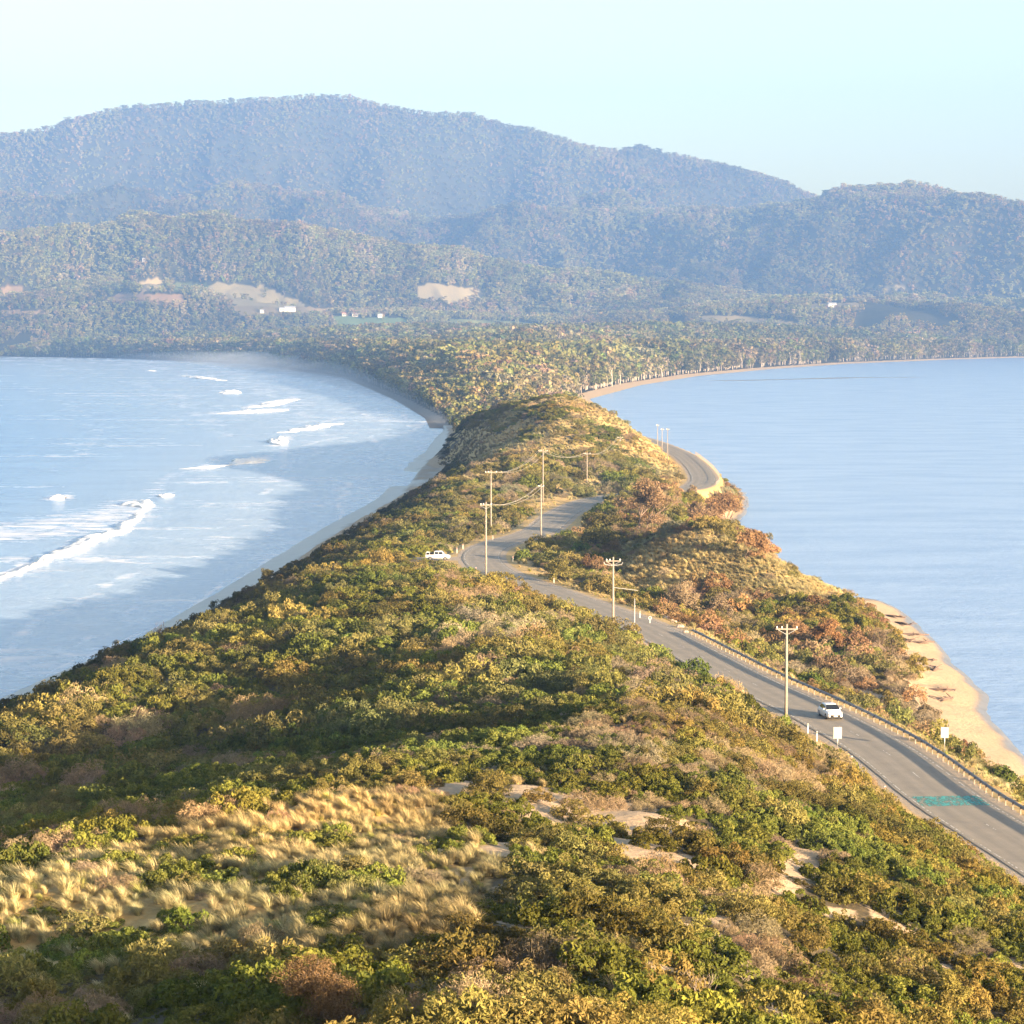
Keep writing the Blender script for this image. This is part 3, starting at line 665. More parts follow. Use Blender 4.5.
def tussock_mesh(name, mat, seed, blades=240, hgt=.85, spread=.8, width=.010, lean=(-.38, .08)):
    rg = np.random.default_rng(seed); m = blades
    th = rg.uniform(0, 6.283, m); r0 = rg.uniform(0, .16, m); d = np.stack([np.cos(th), np.sin(th)], 1)
    ln = hgt * rg.uniform(.6, 1.25, m); out = rg.uniform(.15, 1, m) * spread
    side = np.stack([-d[:, 1], d[:, 0]], 1); Vs = []
    for t, w in ((0, 1), (.4, .95), (.75, .7), (1, .1)):
        xy = d * (r0 + out * ln * t ** 1.6)[:, None] + np.array(lean) * (ln * t ** 2)[:, None] * .7
        z = ln * (t - .45 * t * t * (out + .35))
        for s in (-1, 1):
            q = xy + side * (s * width * w)
            Vs.append(np.stack([q[:, 0], q[:, 1], z], 1))
    V = np.stack(Vs, 1).reshape(-1, 3)      # 8 verts per blade
    b = np.arange(m)[:, None] * 8
    Fq = np.concatenate([b + np.array([[2 * k, 2 * k + 1, 2 * k + 3, 2 * k + 2]]) for k in range(3)])
    return mesh_np(name, V, Fq, [mat], False, {'leafv': ('FLOAT', 'POINT', np.repeat(np.clip(rg.normal(.5, .3, m), 0, 1), 8))})

FM = {'green': foliage('coast_bush_leaves', (.052, .064, .016), (.150, .155, .034)),
      'olive': foliage('olive_scrub_leaves', (.075, .073, .025), (.19, .165, .058)),
      'gold': foliage('golden_scrub_leaves', (.10, .09, .026), (.22, .185, .058)),
      'brown': foliage('dry_heath_twigs', (.125, .098, .065), (.27, .21, .135), .15),
      'rust': foliage('rust_foliage', (.13, .08, .045), (.25, .16, .085), .2),
      'straw': foliage('marram_straw', (.20, .165, .075), (.44, .37, .20), .3),
      'grassg': foliage('green_grass', (.12, .14, .035), (.33, .29, .10), .3)}
NV = 4
LIB = {}
def lib(kind, maker): LIB[kind] = [maker(i) for i in range(NV)]
lib('green', lambda i: bush_mesh('coast_bush', FM['green'], 100 + i, 1.0, .70, 36, 70, .062, .25, .5, .6))
lib('olive', lambda i: bush_mesh('olive_shrub', FM['olive'], 200 + i, 1.0, .85, 36, 66, .062, .27, .38, .8))
lib('gold', lambda i: bush_mesh('golden_shrub', FM['gold'], 300 + i, 1.0, .9, 36, 66, .064, .27, .4, .9))
lib('brown', lambda i: bush_mesh('heath_bush', FM['brown'], 400 + i, 1.0, .75, 48, 70, .07, .30, .13, 1.3))
lib('rust', lambda i: bush_mesh('rust_shrub', FM['rust'], 450 + i, 1.0, 1.0, 40, 40, .085, .28, .3, 1.0))
lib('straw', lambda i: tussock_mesh('tussock', FM['straw'], 500 + i))
lib('grassg', lambda i: tussock_mesh('green_tussock', FM['grassg'], 540 + i, 150, .6, .9))
KINDS = ['green', 'olive', 'gold', 'brown', 'rust', 'straw', 'grassg']
TINT = {'green': (1, 1, 1), 'olive': (1, 1, 1), 'gold': (1, 1, 1), 'brown': (1, 1, 1), 'rust': (1, 1, 1), 'straw': (1, 1, 1), 'grassg': (1, 1, 1)}

def gn_scatter(name, pts, rot, scl, idx, tint, protos, **tags):
    """one object: points carrying ready-made plants"""
    me = mesh_np(name, pts, np.zeros((0, 3), int), [], False,
                 {'rot': ('FLOAT_VECTOR', 'POINT', rot), 'scl': ('FLOAT_VECTOR', 'POINT', scl), 'pick': ('INT', 'POINT', idx), 'tint': ('FLOAT_COLOR', 'POINT', tint), 'isinst': ('FLOAT', 'POINT', np.ones(len(pts)))})
    o = link(name, me, **tags)
    coll = bpy.data.collections.new(name + '_parts')
    for i, p in enumerate(protos):
        po = bpy.data.objects.new('%03d_proto' % i, p); coll.objects.link(po)
    ng = bpy.data.node_groups.new(name, 'GeometryNodeTree')
    ng.interface.new_socket('Geometry', in_out='INPUT', socket_type='NodeSocketGeometry'); ng.interface.new_socket('Geometry', in_out='OUTPUT', socket_type='NodeSocketGeometry')
    gi = ng.nodes.new('NodeGroupInput'); go = ng.nodes.new('NodeGroupOutput'); ip = ng.nodes.new('GeometryNodeInstanceOnPoints')
    ci = ng.nodes.new('GeometryNodeCollectionInfo'); ci.inputs[0].default_value = coll; ci.inputs['Separate Children'].default_value = True; ci.inputs['Reset Children'].default_value = True
    def attr(k, t):
        a = ng.nodes.new('GeometryNodeInputNamedAttribute'); a.data_type = t; a.inputs[0].default_value = k; return a.outputs[0]
    ng.links.new(gi.outputs[0], ip.inputs['Points']); ng.links.new(ci.outputs[0], ip.inputs['Instance']); ip.inputs['Pick Instance'].default_value = True
    ng.links.new(attr('pick', 'INT'), ip.inputs['Instance Index']); ng.links.new(attr('scl', 'FLOAT_VECTOR'), ip.inputs['Scale'])
    e2r = ng.nodes.new('FunctionNodeEulerToRotation'); ng.links.new(attr('rot', 'FLOAT_VECTOR'), e2r.inputs[0]); ng.links.new(e2r.outputs[0], ip.inputs['Rotation'])
    ng.links.new(ip.outputs[0], go.inputs[0])
    md = o.modifiers.new('plants', 'NODES'); md.node_group = ng
    return o

# ------------------------------------------------------------------ neck vegetation
def jgrid(x0, x1, y0, y1, step, rg):
    a, b = np.meshgrid(np.arange(x0, x1, step), np.arange(y0, y1, step))
    a = a + rg.uniform(-.5, .5, a.shape) * step; b = b + rg.uniform(-.5, .5, b.shape) * step
    return a.ravel(), b.ravel()
plants = []      # x y z kind scale(xy) scale z  near
def species(x, y, z, px, py, rg):
    """kind index for scrub at these ground points"""
    m = len(x); k = np.ones(m, int); r = rg.uniform(0, 1, m)
    big = fbm(x / 7, y / 9, 201); b2 = fbm(x / 5, y / 6, 202); b3 = fbm(x / 14, y / 20, 203)
    near = y < 200
    k[:] = 1
    k[near & (big > .44)] = 0
    k[near & (px > 560) & (b2 > .60)] = 2
    k[near & (b2 < .36) & (r < .75)] = 3
    # bank beside the road: pink-brown heath and gold scrub
    bank = near & inpoly(px, py, [(600, 690), (720, 700), (800, 735), (870, 770), (900, 800), (830, 800), (760, 770), (640, 740)])
    k[bank] = np.where(r[bank] < .45, 3, np.where(r[bank] < .8, 2, 1))
    mid = (y >= 200) & (y < 620)
    k[mid] = np.where(b2[mid] > .52, 1, 0); k[mid & (big > .60)] = 2; k[mid & (b2 < .34)] = 3; k[mid & (r < .10)] = 3
    left = mid & (px < 440) & (b3 < .55); k[left] = np.where(r[left] < .6, 0, 1)
    rt = (y > 250) & (y < 620) & (x > 12 + (y < 420) * 10) & (px > 560)
    k[rt] = np.where(r[rt] < .25, 4, np.where(r[rt] < .50, 3, np.where(r[rt] < .75, 2, 1)))
    k[rt & (b2 > .6)] = 0
    far = y >= 620; k[far] = np.where(b2[far] > .54, 0, 1); k[far & (big > .58)] = 2; k[far & (b2 < .36)] = 3
    return k
def scatter(x0, x1, y0, y1, step, smin, smax, seed, hz=(.8, 1.2), dens=1.0):
    rg = np.random.default_rng(seed); x, y = jgrid(x0, x1, y0, y1, step, rg)
    z = neck_height(x, y); px, py, sd, gr, g2 = zones(x, y, z); rd = np.abs(road_dist(x, y))
    a = x - xl(y); b = xr(y) - x
    ok = (px > -70) & (px < 1100) & (py < 1130) & (rd > 5.2 + rg.uniform(0, 1.2, len(x))) & ~(sd & (rg.uniform(0, 1, len(x)) > .11))
    ok &= (a > 10.5 + fbm(x / 6, y / 6, 210) * 4) & (z > 2.2)
    ok &= np.where(x > 20, (z > 2.3 + fbm(x / 5, y / 5, 211) * 1.1) | ((z > .8) & (y > 440)) | ((z > 1.9) & (y > 330)), True)
    ok &= np.hypot((x + 14) * .55, y - 447) > 3.6
    ok &= rg.uniform(0, 1, len(x)) < dens
    x, y, z, px, py, gr, g2, rd = [q[ok] for q in (x, y, z, px, py, gr, g2, rd)]
    k = species(x, y, z, px, py, rg); r = rg.uniform(0, 1, len(x)); low = (x > -21) & (x < -8) & (y > 418) & (y < 444)
    s = smin + (smax - smin) * rg.uniform(0, 1, len(x)) ** 1.5
    s *= .5 + .5 * smooth(10, 24, x - xl(y)); s = np.where(low, np.minimum(s, .65), s)
    gb = fbm(x / 3.2, y / 4.5, 270)
    k[gr] = np.where((gb[gr] > .57), np.where(r[gr] < .7, 0, 1), np.where(r[gr] < .80, 5, np.where(r[gr] < .84, 3, 6))); k[g2] = np.where(r[g2] < .9, 5, np.where(r[g2] < .95, 3, 1)); s[g2] = np.minimum(s[g2], 1.3)
    s[gr] = np.clip(s[gr], .45, .95); 
    vg = (rd < np.where(y > 600, 6.3, np.where((x > 25) & (y < 420), 10.5, 8.5))) & (y > 190); k[vg] = np.where(r[vg] < .7, 5, 6); s[vg] = s[vg] * .55
    stray = (y < 205) & (r > .90) & ~gr & (px < 640); k[stray] = np.where(r[stray] > .94, 5, 6); s[stray] = np.clip(s[stray], .4, .8)
    hill = (y > 640) & (y < 900) & (fbm(x / 10, y / 16, 74) > .53) & (r < .7); k[hill] = 5
    return dict(x=x, y=y, z=z, k=k, s=s, h=rg.uniform(*hz, len(x)), px=px, py=py)
B1 = scatter(-62, 62, 58, 205, 1.36, .5, 1.4, 1, (.8, 1.3))
B2 = scatter(-75, 70, 200, 420, 2.7, 1.1, 2.8, 2, (.8, 1.35))
B2b = scatter(-75, 70, 200, 420, 1.4, .35, .75, 22, (.5, .9), .45)
B3 = scatter(-62, 70, 418, 700, 2.8, 1.2, 3.1, 3, (.8, 1.35))
B4 = scatter(-60, 70, 698, 1300, 2.9, 1.0, 2.6, 4, (.7, 1.1))
Bg = scatter(-50, 30, 75, 150, .75, .5, 1.1, 5)               # extra marram on the knoll
keep = np.isin(Bg['k'], (5, 6)); Bg = {q: v[keep] for q, v in Bg.items()}
Bc = scatter(-62, 62, 58, 205, .72, .22, .42, 6, (.5, .9), .5)      # low cover between the bushes
def only_grass(b):
    kp = np.isin(b['k'], (5, 6)); return {q: v[kp] for q, v in b.items()}
Bm = only_grass(scatter(8, 64, 370, 500, .8, .5, 1.0, 8)); Bh = only_grass(scatter(-40, 64, 640, 900, 1.5, .6, 1.3, 9)); Bv = only_grass(scatter(5, 62, 180, 420, .8, .5, 1.0, 10))
parts_ = [B1, B2, B2b, B3, B4, Bg, Bc, Bm, Bh, Bv]
ALL = {q: np.concatenate([b[q] for b in parts_]) for q in B1}
# hand-placed standouts (px, py of the foot, distance-free: on the ground), radius m, kind, height factor
def ground_hit(px_, py_):
    rx, ry, rz = [float(v) for v in ray(px_, py_)]
    D = np.arange(55, 1250, .5); t = D / ry; gz = neck_height(rx * t, D); d = H + rz * t - gz
    i = np.where(d <= 0)[0]
    if len(i) == 0: return None
    i = i[0]; return float(rx * t[i]), float(D[i]), float(gz[i])
NT = len(ALL['x'])
rgt = np.random.default_rng(77)
def tints(k, m, x, y, rg):
    base = .97 + (fbm(x / 9, y / 12, 230) - .5)[:, None] * 1.15 + rg.normal(0, .13, (m, 1))
    hue = rg.normal(0, .045, (m, 3)); warm = (fbm(x / 20, y / 25, 231) - .5)[:, None] * np.array([.5, .05, -.3])
    gg = (k >= 5)[:, None]; hue = np.where(gg, hue * .35, hue)
    return np.clip(base * (1 + hue + warm), .45, 1.7)
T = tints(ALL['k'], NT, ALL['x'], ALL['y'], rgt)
ROTZ = rgt.uniform(0, 6.283, NT); VAR = rgt.integers(0, NV, NT)
fl = smooth(33, 17, ALL['x'] - xl(ALL['y'])) * (ALL['y'] > 190) * (ALL['y'] < 1000); T *= (1 - .6 * fl)[:, None]  # plant tint darkened towards the left shore, imitating shade on the seaward flank
isg = ALL['k'] >= 5; ROTZ[isg] = rgt.normal(.2, .9, isg.sum())
sz = ALL['s'].copy(); szz = sz * ALL['h']
szz[isg] = np.clip(sz[isg], .5, 1.3)
sz[(ALL['k'] == 3)] *= .9
# the 290 woody shrubs that show largest become things of their own
inside = (ALL['px'] > 5) & (ALL['px'] < 1019) & (ALL['py'] < 1022) & (ALL['k'] < 5) & (ALL['y'] < 400)
app = np.where(inside, sz / ALL['y'], 0)
sel = np.argsort(-app)[:280]; selm = np.zeros(NT, bool); selm[sel] = True
protos = [m for k_ in KINDS for m in LIB[k_]]
def emit(name, mask, **tags):
    i = np.where(mask)[0]; m = len(i)
    rot = np.stack([rgt.normal(0, .07, m), rgt.normal(0, .07, m), ROTZ[i]], 1)
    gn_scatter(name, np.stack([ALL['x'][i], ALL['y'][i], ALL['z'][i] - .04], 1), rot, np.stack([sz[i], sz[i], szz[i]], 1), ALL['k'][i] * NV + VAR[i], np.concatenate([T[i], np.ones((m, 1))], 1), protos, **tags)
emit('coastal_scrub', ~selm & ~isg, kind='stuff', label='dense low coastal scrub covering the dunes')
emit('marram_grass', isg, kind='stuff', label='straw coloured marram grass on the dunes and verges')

# individual shrubs with a label each
KN = {0: ('coast_bush', 'dark green leafy bush', 'bush'), 1: ('scrub_bush', 'olive green scrub bush', 'bush'), 2: ('golden_bush', 'yellow green scrub bush', 'bush'), 3: ('heath_bush', 'dry brown twiggy bush', 'bush'), 4: ('rust_bush', 'rust coloured bush', 'bush')}
LMK = [(610, 820, 'the long bare sand patch'), (465, 782, 'the small sand patch behind the grassy knoll'), (800, 865, 'the sand patch on the right slope'), (898, 925, 'the narrow sand streak on the right slope'),
       (520, 910, 'the small sand hollow beside the grass'), (1005, 968, 'the sand scrap at the right edge'), (250, 880, 'the pale grassy knoll'), (80, 760, 'the shaded hollow on the left'), (300, 740, 'the hollow behind the knoll'),
       (330, 990, 'the dark foreground hollow'), (680, 1000, 'the shaded dip in the foreground'), (940, 1000, 'the bottom right corner'), (837, 760, 'the left roadside sign'), (700, 720, 'the crest above the road'), (560, 700, 'the middle of the dune ridge'),
       (940, 850, 'the road bank on the right'), (450, 690, 'the slope left of the road'), (60, 980, 'the bottom left corner'), (500, 1000, 'the bottom middle of the slope')]
groups = {}
for i in sel:
    x_, y_ = ALL['px'][i], ALL['py'][i]; j = min(range(len(LMK)), key=lambda q: math.hypot(x_ - LMK[q][0], (y_ - LMK[q][1]) * 1.4))
    dx = x_ - LMK[j][0]; dy = (y_ - LMK[j][1]) * 1.4
    rel = 'right of' if dx > abs(dy) else 'left of' if -dx > abs(dy) else 'below' if dy > 0 else 'above'
    groups.setdefault((int(ALL['k'][i]), rel, j), []).append(i)
ORD = ['nearest', 'second nearest', 'third nearest', 'fourth nearest', 'fifth nearest', 'sixth nearest', 'seventh nearest', 'eighth nearest', 'ninth nearest', 'tenth nearest', 'eleventh nearest', 'twelfth nearest', 'thirteenth nearest', 'fourteenth nearest', 'fifteenth nearest'] + ['%dth nearest' % q for q in range(16, 60)]
for (kk, rel, j), mem in groups.items():
    mem.sort(key=lambda i: ALL['y'][i]); nm, desc, cat = KN[kk]
    for r_, i in enumerate(mem):
        lab = '%s %s %s' % (desc, rel, LMK[j][2]) if len(mem) == 1 else '%s %s %s %s' % (ORD[r_], desc, rel, LMK[j][2])
        o = bpy.data.objects.new(nm, LIB[KINDS[kk]][VAR[i]]); COL.objects.link(o)
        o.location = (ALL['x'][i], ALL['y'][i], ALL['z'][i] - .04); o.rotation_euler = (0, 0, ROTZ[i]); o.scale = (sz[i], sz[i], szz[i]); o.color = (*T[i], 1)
        o['label'] = lab; o['category'] = cat; o['group'] = 'shrubs on the near dune'

# ------------------------------------------------------------------ standout trees and big shrubs
def crown_pts_tree(name, kind, seed, label, px_, py_, rad, hgt, lean=0, cat='tree', leafs=.16, tint=(1, 1, 1), dens=1.0, trunk=True, D=None, xy=None):
    g = xy if xy else ground_hit(px_, py_) if D is None else (lambda q: (float(q[0]), float(q[1]), float(neck_height(np.array([q[0]]), np.array([q[1]]))[0])))(atD(px_, py_, D))
    if g is None: return
    rg = np.random.default_rng(seed); t = thing(name, label, cat, (g[0], g[1], g[2] - .1))
    mb = MB(); tips = []
    def br(p, d, ln, r, k):
        mid_ = p + d * ln * .5 + Vector(rg.normal(0, ln * .07, 3)); e = p + d * ln
        mb.tube([p, mid_, e], [r, r * .8, r * .62], 6 if k > 1 else 4, False)
        if k == 0: tips.append(e); return
        for _ in range(3):
            nd = (d + Vector(rg.normal(0, .5, 3)) + Vector((0, 0, .18))).normalized(); br(e, nd, ln * rg.uniform(.6, .85), r * .58, k - 1)
    nst = 3 if not trunk else 2
    for q in range(nst):
        th = rg.uniform(0, 6.28); br(Vector((0, 0, 0)), Vector((math.cos(th) * .45 + lean, math.sin(th) * .45, 1)).normalized(), hgt * .33, hgt * .022, 2 if not trunk else 3)
    mb.build('trunk', MAT['bark'], t)
    P = np.array([list(p) for p in tips]); P[:, :2] *= rad / (np.abs(P[:, :2]).max() + 1e-6) * .85; P[:, 2] = np.clip(P[:, 2] * (hgt * .9 / P[:, 2].max()), hgt * .25, None)
    if cat == 'bush': P[:, 2] = (P[:, 2] - P[:, 2].min()) / (np.ptp(P[:, 2]) + 1e-6) * hgt * .75 + hgt * .12; P[:, :2] *= (1.15 - .45 * P[:, 2:3] / hgt)
    per = int(70 * dens); Vs = []; Fs = []; As = []; off = 0
    ex = P[rg.integers(0, len(P), len(P))] + rg.normal(0, rad * .14, P.shape); P = np.concatenate([P, ex])
    for c in P:
        d = rg.normal(0, 1, (per, 3)); d /= np.linalg.norm(d, axis=1)[:, None]; cr = rad * rg.uniform(.16, .30)
        p = c + d * cr * rg.uniform(.35, 1, (per, 1)) * np.array([1, 1, .6]); v, f, a = leaves(p, d + np.array([0, 0, .3]), leafs, rg, .4, .8)
        Vs.append(v); Fs.append(f + off); As.append(np.clip(a * .6 + rg.uniform(0, .4), 0, 1)); off += len(v)
    o = link('crown', mesh_np('crown', np.concatenate(Vs), np.concatenate(Fs), [FM[kind]], False, {'leafv': ('FLOAT', 'POINT', np.concatenate(As))}), t); o.color = (*tint, 1)
crown_pts_tree('coastal_tree', 'rust', 1, 'tall rust brown tree overhanging the bay beside the far road bend', 730, 545, 6.6, 11.5, .15, D=575, tint=(1, 1, 1), leafs=.2)
crown_pts_tree('coastal_tree', 'brown', 2, 'upright pinkish brown tree between the two stretches of road', 640, 536, 5.6, 12.0, .05, tint=(.95, .85, .8), leafs=.2)
crown_pts_tree('coastal_tree', 'brown', 3, 'sparse brown tree at the right foot of the far bend', 695, 535, 5.8, 8.6, .1, D=545, tint=(.8, .72, .7), leafs=.2)
crown_pts_tree('coastal_tree', 'olive', 4, 'dark olive tree close to the inside of the road bend', 588, 556, 4.4, 5.2, 0, tint=(.7, .75, .8), leafs=.2)
crown_pts_tree('coastal_tree', 'rust', 5, 'low rust tree right of the dark hollow', 745, 560, 3.4, 4.8, .1, leafs=.18)
crown_pts_tree('coastal_tree', 'olive', 61, 'olive tree between the brown tree and the rust tree above the hollow', 668, 528, 4.6, 6.5, 0, leafs=.2)
crown_pts_tree('coastal_shrub', 'rust', 62, 'spreading rust shrub on the slope below the far bend', 712, 515, 4.2, 4.6, 0, 'bush', leafs=.2)
crown_pts_tree('coastal_shrub', 'brown', 63, 'brown shrub under the overhanging rust tree at the water', 752, 552, 4.2, 6.0, 0, 'bush', D=545, leafs=.18)
crown_pts_tree('coastal_shrub', 'gold', 64, 'golden green shrub on the slope just below the far bend', 690, 508, 3.6, 4.0, 0, 'bush', leafs=.18)
crown_pts_tree('coastal_shrub', 'olive', 65, 'dark olive shrub left of the upright pinkish brown tree', 608, 538, 4.4, 5.5, 0, 'bush', leafs=.2, tint=(.7, .7, .75))
crown_pts_tree('coastal_shrub', 'olive', 6, 'bushy olive shrub left of the grassy hump beside the road', 560, 580, 3.0, 3.6, 0, 'bush', leafs=.16)
crown_pts_tree('coastal_shrub', 'brown', 7, 'wide pale brown twiggy shrub on the face of the grassy hump', 690, 612, 4.4, 5.0, 0, 'bush', leafs=.13, dens=1.3)
crown_pts_tree('coastal_shrub', 'brown', 8, 'grey brown twiggy shrub right of the widest shrub on the hump', 722, 618, 2.7, 3.8, 0, 'bush', leafs=.13, tint=(.8, .8, .82))
crown_pts_tree('coastal_shrub', 'rust', 9, 'orange brown shrub halfway between the guardrail and the beach', 822, 650, 3.2, 4.6, 0, 'bush', leafs=.14, tint=(1.1, 1, .9))
crown_pts_tree('coastal_shrub', 'rust', 10, 'smaller orange shrub behind the leaning power pole top', 795, 640, 2.2, 3.4, 0, 'bush', leafs=.13)
crown_pts_tree('coastal_shrub', 'green', 11, 'dark green shrub above the orange brown shrubs', 762, 622, 2.7, 2.8, 0, 'bush', leafs=.13, tint=(.7, .8, .9))
crown_pts_tree('coastal_shrub', 'rust', 12, 'dark red brown shrub right of the right roadside sign by the beach', 964, 757, 1.15, 2.0, 0, 'bush', leafs=.1, tint=(.6, .55, .6))
crown_pts_tree('coastal_shrub', 'brown', 13, 'grey brown shrub on the verge behind the right roadside sign', 925, 722, 1.9, 1.9, 0, 'bush', leafs=.1, tint=(.6, .62, .6))
crown_pts_tree('coastal_shrub', 'gold', 14, 'big round golden green shrub in the bottom right corner', 945, 1018, 1.35, 1.7, 0, 'bush', leafs=.06, dens=1.5, tint=(1.05, 1.05, 1))
crown_pts_tree('coastal_shrub', 'brown', 15, 'big brown feathery shrub below the grassy knoll', 322, 1022, 1.7, 2.0, 0, 'bush', leafs=.03, dens=4.0, tint=(.62, .52, .42))
crown_pts_tree('coastal_shrub', 'gold', 16, 'round golden green shrub at the lower left', 36, 1015, 1.0, 1.3, 0, 'bush', leafs=.06, dens=1.3)
for i, (a, b, r_, h_, tx) in enumerate([(268, 582, 1.7, 2.4, 'midway along the left beach edge'), (285, 576, 1.4, 2.0, 'just behind the taller one on the beach edge'), (122, 664, 1.9, 2.6, 'at the near left beach edge'), (155, 648, 1.3, 2.0, 'behind the near one at the beach edge'), (215, 622, 1.2, 1.7, 'overhanging the left beach between two others'), (60, 700, 1.6, 1.9, 'lowest one on the left beach edge')]):
    crown_pts_tree('coastal_shrub', 'olive', 20 + i, 'dark windswept shrub ' + tx, a, b, r_, h_, -.15, 'bush', leafs=.12, dens=.7, tint=(.65, .65, .7))
for i, (yy_, off_, kd, nm_s) in enumerate([(630, 7.5, 'olive', 'olive'), (642, 8.0, 'brown', 'grey brown'), (655, 7.6, 'rust', 'rust brown'), (668, 8.2, 'olive', 'dark olive'), (682, 7.8, 'brown', 'pale brown'), (697, 7.4, 'rust', 'small rust')]):
    kq = int(np.argmin(abs(road[:, 1] - yy_))); qx, qy = road[kq] + nor[kq] * off_; qz = float(neck_height(np.array([qx]), np.array([qy]))[0])
    crown_pts_tree('coastal_shrub', kd, 90 + i, nm_s + ' shrub on the steep drop below the far bend, %s from the camera' % ['nearest', 'second', 'third', 'fourth', 'fifth', 'farthest'][i], 0, 0, 3.0, 4.2, 0, 'bush', leafs=.2, xy=(float(qx), float(qy), qz), tint=(.85, .85, .85))
# bare dead shrubs
for i, (a, b, h_, tx) in enumerate([(700, 1010, 1.3, 'near the bottom edge right of centre'), (745, 985, .9, 'right of the large dead one in the foreground'), (92, 795, 1.6, 'in the shaded hollow at the left'), (250, 1000, .8, 'left of the brown feathery shrub'), (555, 545, 2.2, 'beside the inside of the bend')]):
    g = ground_hit(a, b)
    if g:
        twig_mb(np.random.default_rng(40 + i), 1, h_, 7, 3, .018 * h_).build('dead_shrub', MAT['dead_wood'], None, False, (g[0], g[1], g[2] - .05), 0, label='bare grey dead shrub ' + tx, category='dead shrub')

# ------------------------------------------------------------------ far forest
def gum_mesh(name, mat, bark, seed, spread=.32, ncl=16, per=10, leaf=.075, trunk=True, lo=.36):
    """unit-height eucalypt"""
    rg = np.random.default_rng(seed); Vs = []; Fs = []; As = []; off = 0
    for k in range(ncl):
        th = rg.uniform(0, 6.28); h_ = rg.uniform(lo, .95); rr = spread * math.sin(min(1, (h_ - .2) / .8) * math.pi * .72) * rg.uniform(.3, 1)
        c = np.array([math.cos(th) * rr, math.sin(th) * rr, h_]); d = rg.normal(0, 1, (per, 3)); d /= np.linalg.norm(d, axis=1)[:, None]
        p = c + d * rg.uniform(.06, .13) * np.array([1, 1, .7]); v, f, a = leaves(p, d + np.array([0, 0, .4]), leaf, rg, .7, .5)
        Vs.append(v); Fs.append(f + off); As.append(np.clip(a * .5 + rg.uniform(0, .5), 0, 1)); off += len(v)
    nl = sum(len(f) for f in Fs)
    if trunk:
        mb = MB(); mb.tube([(0, 0, -.05), (.01, 0, .4), (.0, .01, .8)], [.019, .014, .007], 4, False)
        for q in range(4):
            th = rg.uniform(0, 6.28); mb.tube([(0, 0, .3 + .1 * q), (math.cos(th) * .16, math.sin(th) * .16, .6 + .08 * q)], [.010, .004], 3, False)
        v = np.array(mb.v); Fs2 = np.array(mb.f) + off; Vs.append(v); Fs.append(Fs2); As.append(np.zeros(len(v)))
    me = mesh_np(name, np.concatenate(Vs), np.concatenate(Fs), [mat, bark], False, {'leafv': ('FLOAT', 'POINT', np.concatenate(As))})
    if trunk:
        mi = np.zeros(len(me.polygons), np.int32); mi[nl:] = 1; me.polygons.foreach_set('material_index', mi)
    return me
FM['gum'] = foliage('gum_leaves', (.055, .062, .024), (.19, .18, .065), .2)
FM['gum2'] = foliage('dry_gum_leaves', (.10, .088, .05), (.24, .205, .12), .2)
GUM = [gum_mesh('gum_tree', FM['gum'], MAT['bark_pale'], 600 + i, .30 + .03 * (i % 3)) for i in range(5)] + [gum_mesh('dry_gum_tree', FM['gum2'], MAT['bark_pale'], 620 + i, .26, 13, 8) for i in range(3)]
GUMH = [gum_mesh('forest_tree', FM['gum'], MAT['bark_pale'], 640 + i, .36, 20, 9, .085, False, .08) for i in range(5)] + [gum_mesh('dry_forest_tree', FM['gum2'], MAT['bark_pale'], 660 + i, .32, 18, 8, .085, False, .1) for i in range(3)]
rgf = np.random.default_rng(55)
# isthmus woodland
xs_, ys_, hs_, ks_ = [], [], [], []
def fan(y0, y1, step, grow=0):
    y = y0; out = []
    while y < y1:
        s = step + grow * (y - y0); nx = int(.50 * y / s); xx = (np.arange(nx) / nx - .5) * .50 * y + rgf.uniform(-.5, .5, nx) * s
        out.append(np.stack([xx, y + rgf.uniform(-.5, .5, nx) * s], 1)); y += s
    return np.concatenate(out)
A1 = fan(1080, 2300, 6.6); A2 = fan(2300, 5500, 10.0, .0015); A3 = fan(5500, 7300, 13.5); A4 = fan(7300, 10450, 16.5)
Q = np.concatenate([A1, A2, A3, A4]); x, y = Q[:, 0], Q[:, 1]
s_ = np.minimum(x - xl(y), xr(y) - x); Q = Q[(s_ > 9)]; x, y = Q[:, 0], Q[:, 1]; s_ = np.minimum(x - xl(y), xr(y) - x)
z = np.where(y < 1295, neck_height(x, np.minimum(y, 1299)), far_height(x, np.maximum(y, 1200)))
px, py = proj(x, y, z)
jx, jy = wobble(x, y); inf = np.zeros(len(x), bool)
for poly, col in FIELDS: inf |= inpoly(px + jx, py + jy, poly) & (y > 5300) & (y < 8000)
ok = (px > -40) & (px < 1064) & ~(inf & (rgf.uniform(0, 1, len(x)) > .015)) & (s_ > np.where(x > 0, 12 + y * .003, 10))
nearroad = np.zeros(len(x), bool)
mroad = (y < 2200); P = road[(road[:, 1] > 1050) & (road[:, 1] < 2300)][::4]
ii = np.where(mroad)[0]; dmin = np.min(np.hypot(x[ii, None] - P[None, :, 0], y[ii, None] - P[None, :, 1]), 1); ok[ii] &= dmin > 3
